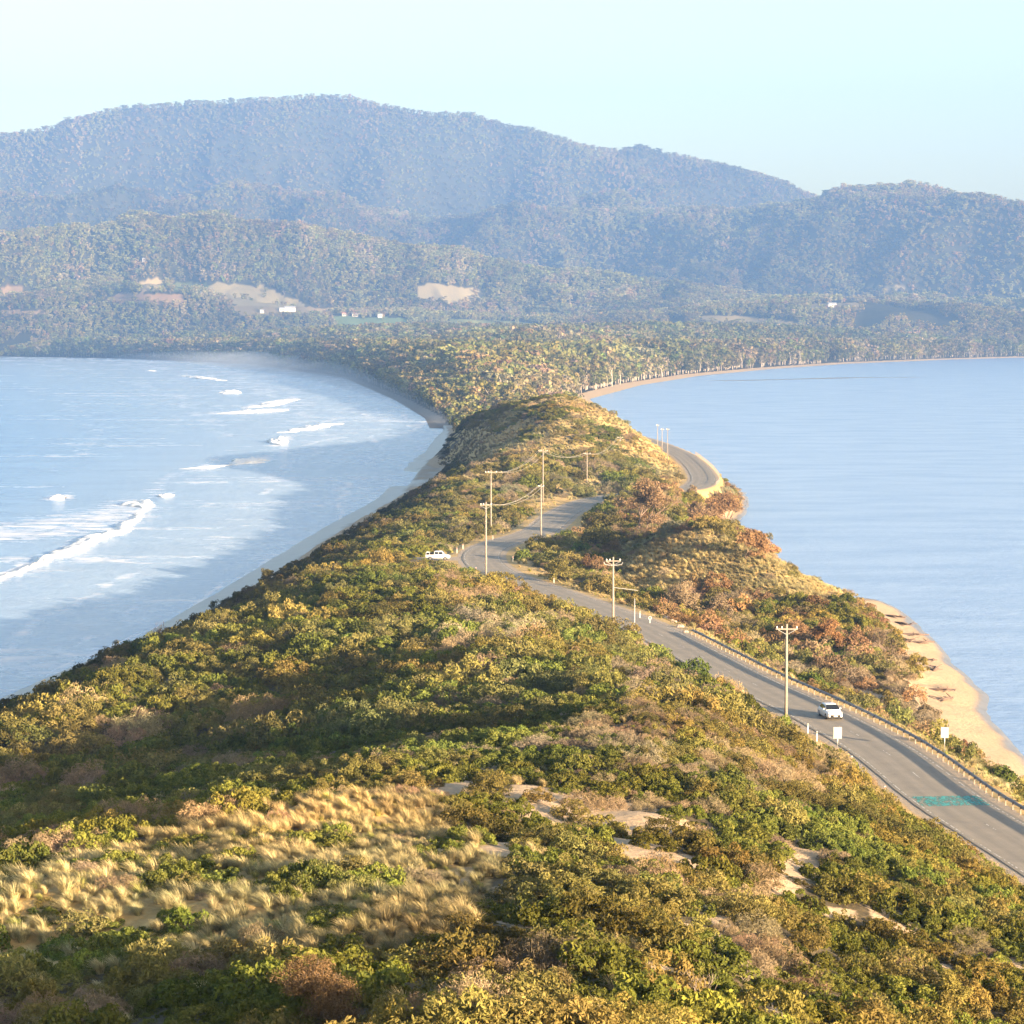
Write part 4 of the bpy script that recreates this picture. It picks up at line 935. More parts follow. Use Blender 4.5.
# back slopes that nothing shows need no trees
eps = 30.0
zb = far_height(x * (1 - eps / y), y - eps)
hidden = (y > 7150) & ((py - proj(x * (1 - eps / y), y - eps, zb)[1]) > 1.5) & (rgf.uniform(0, 1, len(x)) < .8)
ok &= ~hidden
dn = fbm(x / 60, y / 160, 240)
ok &= ~((y > 5600) & (y < 6450) & (fbm(x / 170, y / 300, 260) > .66))
ok &= ~((y > 1200) & (y < 5000) & (dn < .34) & (rgf.uniform(0, 1, len(x)) < .7))
x, y, z, px, py, s_ = [q[ok] for q in (x, y, z, px, py, s_)]
m = len(x)
hgt = np.where(y < 1500, 4 + 8 * smooth(1080, 1500, y), np.where(y < 2300, 15 + (y - 1500) / 800 * 9, np.where(y < 5500, 26, np.where(y < 6500, 14, np.where(y < 7300, 17, 15))))) * rgf.uniform(.6, 1.3, m)
hgt *= np.clip(.55 + s_ / 160, .55, 1)
dry = fbm(x / 80, y / 200, 241) + (px > 520) * (px < 680) * (y < 2600) * .12
kk = np.where(dry + rgf.normal(0, .09, m) > .65, 5 + rgf.integers(0, 3, m), rgf.integers(0, 5, m))
wd = hgt * rgf.uniform(.9, 1.35, m) * np.where(y < 2300, .9, np.where(y < 5500, .95, np.where(y < 7300, 1.2, 1.45)))
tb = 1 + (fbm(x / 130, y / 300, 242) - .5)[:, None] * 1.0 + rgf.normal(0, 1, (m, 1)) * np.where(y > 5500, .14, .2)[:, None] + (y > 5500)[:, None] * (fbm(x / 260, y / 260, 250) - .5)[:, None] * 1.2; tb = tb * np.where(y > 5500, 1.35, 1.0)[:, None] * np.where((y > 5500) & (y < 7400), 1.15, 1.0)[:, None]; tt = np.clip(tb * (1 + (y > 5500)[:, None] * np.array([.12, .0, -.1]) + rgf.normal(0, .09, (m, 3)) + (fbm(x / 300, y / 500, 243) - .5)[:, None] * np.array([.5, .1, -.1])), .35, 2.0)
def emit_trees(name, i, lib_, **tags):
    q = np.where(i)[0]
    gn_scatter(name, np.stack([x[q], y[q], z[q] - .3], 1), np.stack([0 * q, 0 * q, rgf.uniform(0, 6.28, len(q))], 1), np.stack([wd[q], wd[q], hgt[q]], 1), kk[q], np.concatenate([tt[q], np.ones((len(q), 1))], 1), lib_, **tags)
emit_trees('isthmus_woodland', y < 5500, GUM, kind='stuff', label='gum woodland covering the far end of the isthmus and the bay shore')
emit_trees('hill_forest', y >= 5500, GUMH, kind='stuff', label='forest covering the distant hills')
print('plants', NT, 'trees', m)

# individual shoreline gum trees that stand out
def gum_thing(px_, py_z, h, label, dry=False, seed=0):
    X0, Y0, _ = [float(q) for q in atZ(px_, py_z, 4.0)]
    t = thing('gum_tree', label, 'tree', (X0, Y0, 3.6), 0, 'gum trees along the bay shore')
    rg = np.random.default_rng(seed); mb = MB(); tips = []
    def br(p, d, ln, r, k):
        e = p + d * ln; mb.tube([p, e], [r, r * .65], 5, False)
        if k == 0: tips.append(e); return
        for _ in range(3): br(e, (d + Vector(rg.normal(0, .45, 3)) + Vector((0, 0, .15))).normalized(), ln * .62, r * .6, k - 1)
    br(Vector((0, 0, 0)), Vector((rg.normal(0, .08), 0, 1)), h * .42, h * .022, 2)
    mb.build('trunk', MAT['bark_pale'], t); P = np.array([list(p) for p in tips]); Vs = []; Fs = []; As = []; off = 0
    for c in P:
        d = rg.normal(0, 1, (26, 3)); d /= np.linalg.norm(d, axis=1)[:, None]; p = c + d * h * .10 * rg.uniform(.4, 1, (26, 1)); v, f, a = leaves(p, d + np.array([0, 0, .3]), h * .045, rg, .6, .6)
        Vs.append(v); Fs.append(f + off); As.append(a); off += len(v)
    o = link('crown', mesh_np('crown', np.concatenate(Vs), np.concatenate(Fs), [FM['gum2' if dry else 'gum']], False, {'leafv': ('FLOAT', 'POINT', np.concatenate(As))}), t)
    q = 1.15 + .3 * rg.uniform(-1, 1); o.color = (q, q, q * .95, 1)
for i, (a, b, h_, d_, tx) in enumerate([(612, 386, 21, 1, 'tall pale dry gum tree with bare trunk left of the bay beach'), (620, 384, 18, 0, 'olive gum tree just right of the tallest pale one'), (662, 377, 19, 0, 'round gum tree where the bay beach begins to widen'), (700, 371, 20, 0, 'gum tree over the left end of the pale bay beach'),
                                        (742, 367.5, 23, 1, 'pale trunked dry gum behind the middle of the bay beach'), (790, 364, 24, 0, 'spreading gum tree above the dark sandbank'), (800, 363.5, 26, 1, 'dry gum right beside the spreading one above the sandbank'), (858, 361, 26, 0, 'isolated tall gum at the bend of the bay shore'),
                                        (905, 359.5, 27, 0, 'gum tree near the right end of the bay shore'), (970, 358, 27, 0, 'rightmost tall gum on the bay shore'), (545, 396, 13, 1, 'small bare pale gum at the tip of the inlet'), (556, 394, 12, 1, 'slim pale gum beside the inlet tip')]):
    gum_thing(a, b, h_, tx, bool(d_), 700 + i)

# ------------------------------------------------------------------ power poles and cables
POLE_TOPS = {}
def pole(key, px_, top, base, label, h_arm=1.15, two=True, D=None, fancy=False, rr=.15, group='power poles along the road'):
    if D is None: X0, Y0, Z0 = [float(q) for q in atZ(px_, base, ZR)]
    else: X0, Y0, Z0 = [float(q) for q in atD(px_, base, D)]
    Zg = float(neck_height(np.array([X0]), np.array([Y0]))[0]) if Y0 < 1290 else 4.4
    zt = float(atD(px_, top, Y0)[2]); h = zt - Zg
    t = thing('power_pole', label, 'power pole', (X0, Y0, Zg - .2), 0, group)
    MB().tube([(0, 0, 0), (0, 0, h * .5), (0, 0, h + .2)], [rr * 1.15, rr, rr * .75], 10).build('pole_shaft', MAT['wood_grey'], t, True)
    MB().box(-h_arm, -.16 - .06, h - .38, h_arm, -.16 + .05, h - .24).build('crossarm', MAT['wood_grey'], t)
    if fancy: MB().tube([(0, -.17, h - .9), (.9, -.17, h - .4)], .03, 6).tube([(0, -.17, h - .9), (-.9, -.17, h - .4)], .03, 6).build('brace', MAT['galv_dull'], t)
    for q in (-h_arm + .12, -.45 * h_arm, h_arm - .12):
        MB().tube([(q, -.16, h - .25), (q, -.16, h - .14), (q, -.16, h - .02)], [.04, .09, .05], 7).build('insulator', MAT['porcelain'], t, True)
    POLE_TOPS[key] = [Vector((X0 + q, Y0 - .16, Zg - .2 + h - .02)) for q in (-h_arm + .12, -.45 * h_arm, h_arm - .12)]
    return t
pole('A', 786, 624, 719, 'tall pale timber power pole beside the white car', fancy=True)
tB = pole('B', 613, 557, 640, 'power pole with curved bracket arms at the middle of the straight road', 1.0, fancy=True)
for s in (-1, 1):
    q = [(0, -.2, 10.0 - .3), (s * .6, -.2, 9.75), (s * 1.1, -.2, 9.85), (s * 1.25, -.2, 10.15)]
    MB().tube(q, .05, 6).build('bracket_arm', MAT['galv_dull'], tB)
MB().tube([(0, -.1, 6.8), (3.2, -.1, 6.4)], .045, 6).build('side_arm', MAT['galv_dull'], tB)
pole('C', 486, 502, 579, 'power pole on the left edge of the road bend', .95, fancy=True)
pole('D', 541, 484, 544, 'power pole on the inside of the road bend', .6)
pole('E', 491, 470, 527, 'power pole standing in scrub left of the bend', 1.2, D=500)
pole('F', 543, 449, 498, 'tall power pole behind the bend at the foot of the hill', 1.1, D=590)
pole('G', 587, 452, 480, 'small power pole halfway up the far grassy hill', .9, D=655, rr=.13)
pole('H', 620, 436, 464, 'small power pole near the right shoulder of the far hill', .9, D=750, rr=.13)
for i, (a, t0, b, tx) in enumerate([(657.5, 424, 452, 'left one of three poles at the far bend against the bay'), (662, 428, 455, 'middle one of three poles at the far bend against the bay'), (667.5, 428, 457, 'right one of three poles at the far bend against the bay')]):
    pole('I%d' % i, a, t0, b, 'thin pale power pole, ' + tx, .5, D=790 - 12 * i, rr=.11, group='poles at the far bend')
for i, (a, t0, b, tx) in enumerate([(458.5, 364, 377.5, 'leftmost'), (466.7, 369.5, 380, 'second from left'), (476, 371.5, 382.5, 'middle'), (487, 374.5, 388.6, 'fourth from left'), (498.3, 376.5, 391.4, 'rightmost')]):
    pole('J%d' % i, a, t0, b, 'distant pale pole before the woodland, %s of five' % tx, .6, D=2250 - 85 * i, rr=.26, group='row of distant poles')
MB().tube([(0, 0, 0), (0, 0, 6.4)], .06, 6).build('service_pole', MAT['galv_dull'], None, True, tuple(float(q) for q in atZ(634.5, 648, ZR - .2)), label='thin steel pole right of the bracket arm power pole', category='pole')
for a, b, la in [('C', 'D', 'crossing the road bend'), ('E', 'F', 'from the scrub pole to the foot of the hill'), ('F', 'G', 'climbing the first part of the far hill'), ('G', 'H', 'over the top part of the far hill')]:
    t = thing('power_line', 'sagging power cables ' + la, 'cable', tuple(POLE_TOPS[a][1]), 0, 'power cables')
    for p, q in zip(POLE_TOPS[a], POLE_TOPS[b]):
        o = POLE_TOPS[a][1]; sag = (q - p).length * .022
        pts = [p + (q - p) * u - Vector((0, 0, 4 * sag * u * (1 - u))) - o for u in np.linspace(0, 1, 17)]
        MB().tube(pts, .02, 4).build('wire', MAT['wire'], t)

# ------------------------------------------------------------------ guardrail
def rail_at(ks, ke, off_): return [(Rc[k, 0] + Rn[k, 0] * off_, Rc[k, 1] + Rn[k, 1] * off_) for k in range(ks, ke)]
gy0 = 165.0; gy1 = float(atZ(680, 634, ZR)[1])
k0 = int(np.argmin(abs(Rc[:, 1] - gy0))); k1 = int(np.argmin(abs(Rc[:, 1] - gy1)))
Pg = np.array(rail_at(k0, k1, 4.35)); 
t = thing('guardrail', 'long grey steel guardrail along the bay side of the road', 'guardrail', (Pg[0, 0], Pg[0, 1], ZR))
prof_ = [(-.02, .42), (.055, .47), (.055, .53), (-.02, .58), (.055, .63), (.055, .69), (-.02, .74)]
tg = np.gradient(Pg, axis=0); tg /= np.linalg.norm(tg, axis=1)[:, None]; ng_ = np.stack([tg[:, 1], -tg[:, 0]], 1)
V = np.stack([np.stack([Pg[:, 0] - ng_[:, 0] * a - Pg[0, 0], Pg[:, 1] - ng_[:, 1] * a - Pg[0, 1], np.full(len(Pg), b)], 1) for a, b in prof_], 1).reshape(-1, 3)
fr = grid_faces(len(Pg), 7)
link('rail', mesh_np('rail', V, fr, [MAT['rail']], True), t)
pm = MB().box(-.04, -.16, -.3, .04, -.04, .60).mesh('post', MAT['dead_wood'])
Sg = resample(Pg, 2.0)
for q in range(min(len(Sg), 98)):
    j = int(np.argmin(np.hypot(*(Pg - Sg[q]).T))); o = bpy.data.objects.new('post', pm); COL.objects.link(o); o.parent = t
    o.location = (Sg[q, 0] - Pg[0, 0], Sg[q, 1] - Pg[0, 1], 0); o.rotation_euler = (0, 0, math.atan2(tg[j, 1], tg[j, 0]))
    o.rotation_euler.z += math.pi
# fence round the outside of the far bend
kb0 = int(np.argmin(abs(Rc[:, 1] - 668))); kb1 = int(np.argmin(abs(Rc[:, 1] - 840)))
Pf = resample(np.array(rail_at(kb0, kb1, 4.6)), 2.6); t = thing('guardrail', 'pale post and rail barrier round the outside of the far bend', 'barrier', (Pf[0, 0], Pf[0, 1], ZR))
pm2 = MB().box(-.06, -.06, -.4, .06, .06, .95).mesh('post', MAT['wood_grey'])
for q in Pf[:80]:
    o = bpy.data.objects.new('post', pm2); COL.objects.link(o); o.parent = t; o.location = (q[0] - Pf[0, 0], q[1] - Pf[0, 1], 0)
MB().tube([(q[0] - Pf[0, 0], q[1] - Pf[0, 1] - .12, .7) for q in Pf], .035, 6).build('rail', MAT['rail'], t)

# ------------------------------------------------------------------ guide posts, signs, markers
def on_ground(px_, py_):
    X0, Y0, _ = [float(q) for q in atZ(px_, py_, ZR)]
    return X0, Y0, float(neck_height(np.array([X0]), np.array([Y0]))[0])
GP = [(463, 549, 'left of the bend before the farthest straight'), (457, 553, 'leftmost of the pair outside the bend'), (493, 540, 'on the outer edge just past the bend'), (530, 527, 'on the left edge where the road climbs away'), (513, 562, 'on the dark grass inside the bend'), (497, 581, 'right of the bend pole foot'),
      (476, 573, 'on the gravel below the bend'), (554, 584, 'on the right verge after the bend'), (577, 616, 'left verge of the straight before the bracket pole'), (640, 618, 'right verge left of the pale rocks'), (635, 655, 'left verge below the thin steel pole'), (885, 797, 'left verge nearest to the teal band'), (852, 766, 'left verge right of the roadside sign'),
      (808, 733, 'left one of the pair right of the car pole'), (817, 741, 'right one of the pair right of the car pole')]
gpm = MB().box(-.05, -.015, 0, .05, .015, 1.0).mesh('post', MAT['white_plastic']); gpr = MB().box(-.035, -.022, .82, .035, -.0155, .92).mesh('reflector', MAT['red_refl'])
for a, b, tx in GP:
    g = on_ground(a, b); t = thing('guide_post', 'white guide post, ' + tx, 'guide post', (g[0], g[1], g[2] - .05), 0, 'white guide posts beside the road')
    t.scale = (1.1, 1.1, 1.05)
    link('post', gpm, t); link('reflector', gpr, t)
def sign(px_, base, top_, w_, h_, label, D_off=0):
    g = on_ground(px_, base); zt = float(atD(px_, top_, g[1])[2]); hh = zt - g[2]
    t = thing('road_sign', label, 'sign', (g[0], g[1], g[2]), R(-4))
    MB().tube([(0, 0, -.3), (0, 0, hh - .05)], .035, 8).build('post', MAT['galv'], t, True)
    MB().box(-w_ / 2, -.06, hh - h_, w_ / 2, -.045, hh).build('plate', MAT['sign_grey'], t)
    MB().box(-w_ / 2 + .08, -.045, hh - h_ * .3, w_ / 2 - .08, -.02, hh - h_ * .3 + .05).box(-w_ / 2 + .08, -.045, hh - h_ * .8, w_ / 2 - .08, -.02, hh - h_ * .8 + .05).build('stiffener', MAT['galv_dull'], t)
sign(837.5, 752, 727, .80, 1.12, 'white rectangular sign on a steel post on the left verge below the car')
sign(944.5, 752, 727, .75, 1.05, 'white rectangular sign on a thin post behind the guardrail')
g = on_ground(650, 623); t = thing('hazard_marker', 'small red brown hazard marker before the start of the guardrail', 'marker', (g[0], g[1], g[2]))
MB().box(-.05, 0, -.1, .05, .05, .7).build('post', MAT['white_plastic'], t)
mb = MB(); mb.tube([(0, -.03, .75), (0, -.07, .75)], .24, 16).build('disc', MAT['white_plastic'], t); MB().tube([(0, -.075, .75), (0, -.1, .75)], .15, 16).build('disc_centre', MAT['red_refl'], t)
def rock(px_, py_, s, label, seed):
    g = on_ground(px_, py_); rg = np.random.default_rng(seed); import bmesh
    bm = bmesh.new(); bmesh.ops.create_icosphere(bm, subdivisions=3, radius=s)
    for v in bm.verts:
        d = v.co.normalized(); k_ = 1 + .35 * (float(vnoise(d.x * 2 + seed, d.y * 2 + d.z * 1.7, seed)) - .5) * 2
        v.co = Vector((v.co.x * k_ * 1.2, v.co.y * k_, v.co.z * k_ * .65))
    me = bpy.data.meshes.new('rock'); bm.to_mesh(me); bm.free(); me.materials.append(MAT['rock'])
    link('rock', me, None, (g[0], g[1], g[2] + s * .2), rg.uniform(0, 6), label=label, category='rock', group='pale rocks by the guardrail end')
for i, (a, b, s, tx) in enumerate([(661, 608, .55, 'pale boulder farthest from the guardrail end'), (667, 613, .7, 'largest pale boulder on the shaded bank'), (673, 619, .45, 'small pale boulder between the larger ones'), (680, 627, .45, 'pale boulder just behind the guardrail end'), (686, 632, .3, 'small pale rock beside the guardrail end')]): rock(a, b, s, tx, 30 + i)

# driftwood on the bay beach
for i, (a, b, ln, tx) in enumerate([(884, 612, 5, 'farthest dark log on the bay beach'), (893, 620, 4, 'second farthest dark log on the bay beach'), (903, 633, 5.5, 'long low log in the middle of the tangle'), (899, 641, 4, 'broken log beside the long low one'), (912, 640, 4.5, 'log lying nearest to the water'), (915, 660, 4, 'tangled log halfway along the beach'), (925, 668, 4.5, 'dark branch lying on the open sand'), (932, 690, 4, 'large log at the scrub edge'), (936, 697, 3, 'nearest short log at the scrub edge')]):
    X0, Y0, _ = [float(q) for q in atZ(a + 9, b, 1.6)]; Z0 = float(neck_height(np.array([X0]), np.array([Y0]))[0]); rg = np.random.default_rng(80 + i); mb = MB()
    mb.tube([(-ln / 2, 0, .15), (0, rg.normal(0, .2), .28), (ln / 2, rg.normal(0, .3), .2)], [.22, .19, .09], 7)
    for q in range(9):
        s = rg.uniform(-.5, .5) * ln; e = Vector((s + rg.normal(0, 1.0), rg.normal(0, 1.3), rg.uniform(.05, .8))); mb.tube([(s, 0, .2), e], [.10, .03], 5)
    mb.build('driftwood', MAT['drift'], None, True, (X0, Y0, Z0), rg.uniform(-1.5, 1.5), label=tx, category='driftwood', group='driftwood on the bay beach')

# ------------------------------------------------------------------ vehicles
def loft(secs, cap=True):
    """secs: list of equal-length rings"""
    mb = MB(); nn = len(secs[0]); vs = [p for s in secs for p in s]
    fs = [(i * nn + k, i * nn + (k + 1) % nn, (i + 1) * nn + (k + 1) % nn, (i + 1) * nn + k) for i in range(len(secs) - 1) for k in range(nn)]
    if cap: fs += [tuple(range(nn - 1, -1, -1)), tuple(range((len(secs) - 1) * nn, len(secs) * nn))]
    return mb.add(vs, fs)
def ring(x, zb, zt, wb, wt, e=.12):
    """car body cross-section at x (length axis): y is width"""
    return [(x, -wb, zb + e), (x, -wb * .94, zb), (x, wb * .94, zb), (x, wb, zb + e), (x, wb * 1.0, (zb + zt) / 2), (x, wt, zt - e * .8), (x, wt * .88, zt), (x, -wt * .88, zt), (x, -wt, zt - e * .8), (x, -wb * 1.0, (zb + zt) / 2)]
def cring(x, zb, zt, wb, wt, e=.05):
    return [(x, -wb, zb), (x, -wb * .9, zb - .02), (x, wb * .9, zb - .02), (x, wb, zb), (x, (wb + wt) / 2, (zb + zt) / 2), (x, wt, zt - e * .5), (x, wt * .85, zt), (x, -wt * .85, zt), (x, -wt, zt - e * .5), (x, -(wb + wt) / 2, (zb + zt) / 2)]
def wheel(parent, x, y, r=.32, w_=.21):
    s = 1 if y > 0 else -1
    o = MB().tube([(0, -w_ / 2, 0), (0, -w_ / 2 + .03, 0), (0, w_ / 2 - .03, 0), (0, w_ / 2, 0)], [r * .93, r, r, r * .93], 24).build('wheel', MAT['rubber'], parent, True, (x, y, r))
    m_ = MB().tube([(0, s * (w_ / 2 - .01), 0), (0, s * (w_ / 2 + .012), 0)], r * .62, 16)
    m_.build('rim', MAT['rim'], o)
def car(loc, rz, label):
    t = thing('car', label, 'car', loc, rz)
    S = [(-2.08, .42, .80, .70, .66), (-2.0, .28, .92, .84, .78), (-1.6, .22, .98, .88, .83), (-.8, .20, .98, .89, .85), (.2, .20, .96, .89, .85), (.95, .20, .93, .89, .84), (1.5, .22, .84, .87, .80), (1.9, .26, .74, .80, .72), (2.1, .34, .62, .66, .58)]
    body = loft([ring(*s) for s in S]).build('body', MAT['car_white'], t, True)
    cab = [(-1.92, .90, .99, .72, .70), (-1.55, .9, 1.30, .78, .60), (-.9, .9, 1.45, .80, .60), (-.1, .9, 1.47, .80, .60), (.35, .9, 1.38, .80, .60), (1.12, .88, .93, .78, .72)]
    loft([cring(*s) for s in cab]).build('cabin', MAT['car_white'], t, True)
    # windscreen, rear and side glass stand just proud
    MB().add([(1.08, -.71, .98), (1.08, .71, .98), (.38, .58, 1.40), (.38, -.58, 1.40)], [(0, 1, 2, 3)]).build('windscreen', MAT['car_glass'], t)
    MB().add([(-1.93, -.6, 1.02), (-1.6, -.54, 1.30), (-1.6, .54, 1.30), (-1.93, .6, 1.02)], [(0, 1, 2, 3)]).build('rear_window', MAT['car_glass'], t)
    for s in (-1, 1):
        MB().add([(.90, s * .785, 1.0), (.40, s * .665, 1.32), (-.3, s * .650, 1.37), (-.3, s * .785, 1.0)], [(0, 1, 2, 3)]).build('side_window', MAT['car_glass'], t)
        MB().add([(-.36, s * .785, 1.0), (-.36, s * .650, 1.37), (-1.1, s * .66, 1.35), (-1.45, s * .785, 1.02)], [(0, 1, 2, 3)]).build('side_window', MAT['car_glass'], t)
        MB().tube([(1.96, s * .46, .66), (1.93, s * .68, .70), (1.72, s * .80, .74)], [.06, .09, .05], 8).build('headlight', MAT['lampglass'], t, True)
        MB().tube([(-2.02, s * .52, .82), (-1.96, s * .74, .84)], .08, 8).build('tail_light', MAT['red_refl'], t, True)
        MB().box(.62, s * .86 - .09, .98, .78, s * .86 + .09, 1.1).build('wing_mirror', MAT['car_white'], t)
        MB().box(2.02, s * .55 - .1, .36, 2.06, s * .55 + .1, .45).build('fog_light', MAT['lampglass'], t)
    MB().box(2.0, -.52, .33, 2.13, .52, .56).build('grille', MAT['car_black'], t)
    MB().box(1.9, -.74, .20, 2.06, .74, .30).build('air_intake', MAT['car_black'], t)
    MB().box(2.132, -.19, .38, 2.14, .19, .48).build('number_plate', MAT['plate'], t)
    for xx in (1.28, -1.25):
        for s in (-1, 1): wheel(t, xx, s * .79)
    return t
kc = int(np.argmin(abs(Rc[:, 1] - atZ(826, 717, ZR)[1]))); tc = tan[rk][kc]
cl = Rc[kc] + Rn[kc] * .55
car((float(cl[0]), float(cl[1]) , ZR + .03), math.atan2(-tc[1], -tc[0]) - .03, 'white hatchback driving towards the camera on the straight road')
# parked ute with canopy
def ute(loc, rz, label):
    t = thing('parked_ute', label, 'ute', loc, rz); t.scale = (.88, .88, .95)
    S = [(-2.5, .5, 1.0, .80, .80), (-2.45, .45, 1.08, .85, .84), (-.5, .42, 1.08, .88, .86), (1.2, .42, 1.06, .88, .86), (2.1, .42, 1.02, .88, .82), (2.45, .48, .9, .8, .72)]
    loft([ring(*s) for s in S]).build('body', MAT['car_white'], t, True)
    loft([cring(*s) for s in [(-.75, 1.0, 1.62, .82, .66), (-.6, 1.0, 1.76, .82, .68), (.7, 1.0, 1.76, .82, .68), (1.0, 1.0, 1.6, .82, .68), (1.45, 1.0, 1.1, .82, .76)]]).build('cabin', MAT['car_white'], t, True)
    for s in (-1, 1):
        for a, b in ((-.55, .12), (.22, .9)):
            MB().add([(a, s * .822, 1.14), (b + (.3 if b > .5 else 0), s * .822, 1.14), (b, s * .735, 1.62), (a, s * .735, 1.62)], [(0, 1, 2, 3)]).build('side_window', MAT['car_glass'], t)
    MB().add([(1.44, -.7, 1.13), (1.44, .7, 1.13), (1.04, .6, 1.6), (1.04, -.6, 1.6)], [(0, 1, 2, 3)]).build('windscreen', MAT['car_glass'], t)
    MB().box(-2.4, -.75, 1.085, -.85, .75, 1.12).build('tray_cover', MAT['car_black'], t)
    MB().box(-2.3, -.7, 1.1, -1.0, .7, 1.42).build('tray_box', MAT['car_black'], t)
    for s in (-1, 1): MB().tube([(-2.35, s * .74, 1.1), (-2.35, s * .74, 1.5), (-1.65, s * .74, 1.5), (-1.65, s * .74, 1.1)], .05, 6).build('tray_rack', MAT['car_white'], t)
    for xx in (1.55, -1.5):
        for s in (-1, 1): wheel(t, xx, s * .80, .38, .24)
g = atZ(438, 560, ZR); ute((float(g[0]), float(g[1]), ZR - .02), R(-4), 'white ute parked beyond the scrub left of the road bend')

# ------------------------------------------------------------------ farm houses far away
def house(px_, py_, w_, d_, h_, label, wall='house_white', roof='roof_grey', D0=6150, lift=0):
    # find the slope point that shows at this pixel
    rx, ry, rz = [float(v) for v in ray(px_, py_)]; D = np.arange(5350, 7400, 5.); tq = D / ry
    gz = far_height(rx * tq, D); d = H + rz * tq - gz; i = np.where(d <= 0)[0]; i = i[0] if len(i) else int(np.argmin(np.abs(d)))
    t = thing('farmhouse', label, 'house', (rx * tq[i], D[i], gz[i] + 1.0 + lift), R(8))
    MB().box(-w_ / 2, -d_ / 2, -4, w_ / 2, d_ / 2, h_).build('wall', MAT[wall], t)
    o = w_ / 2 + .6; e = d_ / 2 + .8; rr_ = h_ + d_ * .32
    MB().add([(-o, -e, h_ + .05), (o, -e, h_ + .05), (o, 0, rr_), (-o, 0, rr_), (-o, e, h_ + .05), (o, e, h_ + .05)], [(0, 1, 2, 3), (3, 2, 5, 4), (0, 3, 4), (1, 5, 2), (0, 4, 5, 1)]).build('roof', MAT[roof], t)
    for q in range(3): MB().box(-w_ / 2 + w_ * (.15 + .28 * q), -d_ / 2 - .05, 1, -w_ / 2 + w_ * (.15 + .28 * q) + 2, -d_ / 2 - .003, h_ - 1).build('window', MAT['window'], t)
house(290, 311, 26, 14, 6, 'large white farmhouse at the centre of the left fields')
house(282, 311.5, 12, 10, 5, 'small white shed left of the large farmhouse')
house(262, 313, 9, 8, 4, 'tiny white shed at the left end of the farm row')
house(380, 317.5, 11, 9, 5, 'small white house alone beside the green paddock')
house(355, 317, 14, 9, 4.5, 'low pale house left of the lone white house', 'house_cream')
house(344, 316, 10, 8, 4.5, 'small red roofed shed between the farm buildings', 'house_cream', 'roof_red')
house(212, 294, 15, 10, 5, 'pale house on the upper left paddock')
house(202, 295, 9, 8, 4, 'small cream shed left of the upper paddock house', 'house_cream')
house(145, 262, 14, 9, 6, 'grey roofed house high in the left forest', 'house_white', 'roof_grey')
house(832, 307, 20, 12, 6, 'long white house on the right of the lowland')
house(846, 309, 14, 10, 5, 'low white shed right of the long house')

# ------------------------------------------------------------------ air
def vol(name, col, dens, aniso=0.0):
    m, nt, out = newmat(name); v = N(nt, 'VolumePrincipled'); v.inputs['Color'].default_value = (*col, 1); v.inputs['Density'].default_value = dens; v.inputs['Anisotropy'].default_value = aniso
    L(nt, v.outputs[0], out.inputs['Volume']); return m
HAZE = 9.5e-5
MB().box(-5200, -400, -4.5, 5200, 11400, 1150).build('haze', vol('haze', (.20, .41, .95), HAZE), kind='stuff')
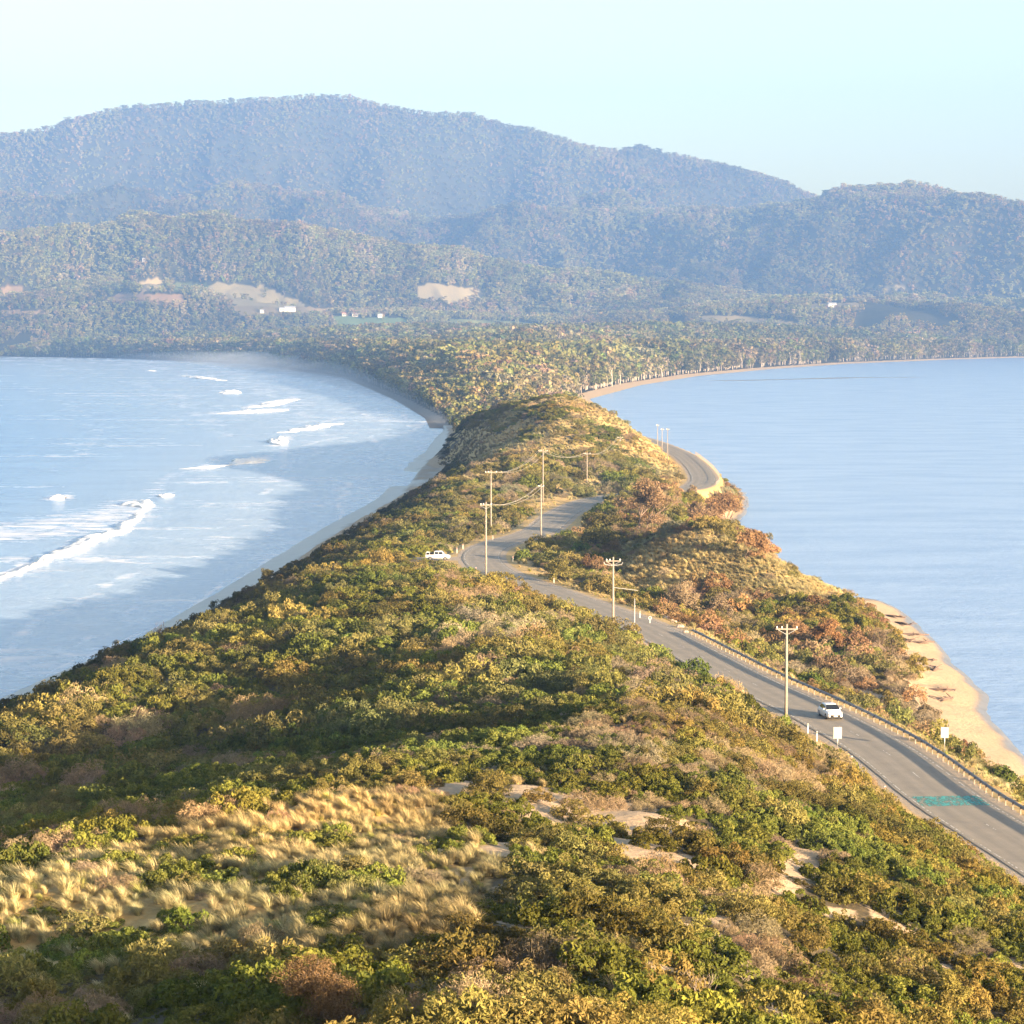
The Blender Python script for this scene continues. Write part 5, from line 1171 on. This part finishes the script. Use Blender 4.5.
# sea spray hanging over the far left beach: a long flattened roll of thin mist
Pm = np.array([[float(q) for q in atZ(a, b, 0)[:2]] for a, b in [(446, 428), (430, 408), (395, 391), (345, 374), (250, 361), (120, 357.5)]]); Pm = resample(densify(Pm, 60), 80)
tm = np.gradient(Pm, axis=0); tm /= np.linalg.norm(tm, axis=1)[:, None]; nm_ = np.stack([tm[:, 1], -tm[:, 0]], 1); Lm = len(Pm); secs = []
for i in range(Lm):
    u = i / (Lm - 1); e = math.sin(math.pi * min(1, u * 1.25 + .02) * .5 if u < .8 else math.pi * .5 * (1 + (u - .8) * 4.9)) ** .7 if u < .8 else max(.02, math.cos((u - .8) * 5 * math.pi / 2)) ** .7
    wv_ = (45 + 160 * u) * e; hv = (13 + 11 * u) * e
    secs.append([(Pm[i, 0] + nm_[i, 0] * math.cos(a) * wv_, Pm[i, 1] + nm_[i, 1] * math.cos(a) * wv_, 2 + max(-3.5, math.sin(a) * hv)) for a in np.linspace(0, 2 * math.pi, 16, endpoint=False)])
sp = loft(secs).build('sea_spray', vol('sea_spray', (.68, .80, 1.0), .0021), None, True, kind='stuff', label='pale sea spray drifting over the far left beach')
import bmesh
bm_ = bmesh.new(); bm_.from_mesh(sp.data); bmesh.ops.recalc_face_normals(bm_, faces=bm_.faces); bm_.to_mesh(sp.data); bm_.free()

# ------------------------------------------------------------------ light
SUN_EL, SUN_BEAR = 8.5, 44.0     # sun behind the camera, a little to the right
w_ = bpy.data.worlds.new('World'); scene.world = w_; w_.use_nodes = True; nt = w_.node_tree; nt.nodes.clear()
sky = nt.nodes.new('ShaderNodeTexSky'); sky.sky_type = 'NISHITA'; sky.sun_disc = False; sky.sun_elevation = R(SUN_EL)
dirv = Vector((math.sin(R(SUN_BEAR)) * math.cos(R(SUN_EL)), -math.cos(R(SUN_BEAR)) * math.cos(R(SUN_EL)), math.sin(R(SUN_EL))))
sky.sun_rotation = math.atan2(dirv.x, dirv.y)
sky.air_density = 1.0; sky.dust_density = 2.0; sky.ozone_density = .3
bg = nt.nodes.new('ShaderNodeBackground'); bg.inputs[1].default_value = .08; wo = nt.nodes.new('ShaderNodeOutputWorld')
nt.links.new(sky.outputs[0], bg.inputs[0]); nt.links.new(bg.outputs[0], wo.inputs[0])
sl = bpy.data.lights.new('sun', 'SUN'); sl.energy = 5.0; sl.angle = R(.55); sl.color = (1, .74, .46); so = bpy.data.objects.new('sun', sl); COL.objects.link(so)
so.rotation_euler = dirv.to_track_quat('Z', 'Y').to_euler(); so.location = (0, -30, 80)
scene.view_settings.view_transform = 'Standard'; scene.view_settings.look = 'None'; scene.view_settings.gamma = 1; scene.view_settings.exposure = 2.4
cy = scene.cycles; cy.max_bounces = 5; cy.diffuse_bounces = 2; cy.glossy_bounces = 2; cy.transmission_bounces = 2; cy.transparent_max_bounces = 8; cy.volume_bounces = 0
cy.use_denoising = True; cy.sample_clamp_indirect = 6; cy.use_adaptive_sampling = True; cy.adaptive_threshold = .02
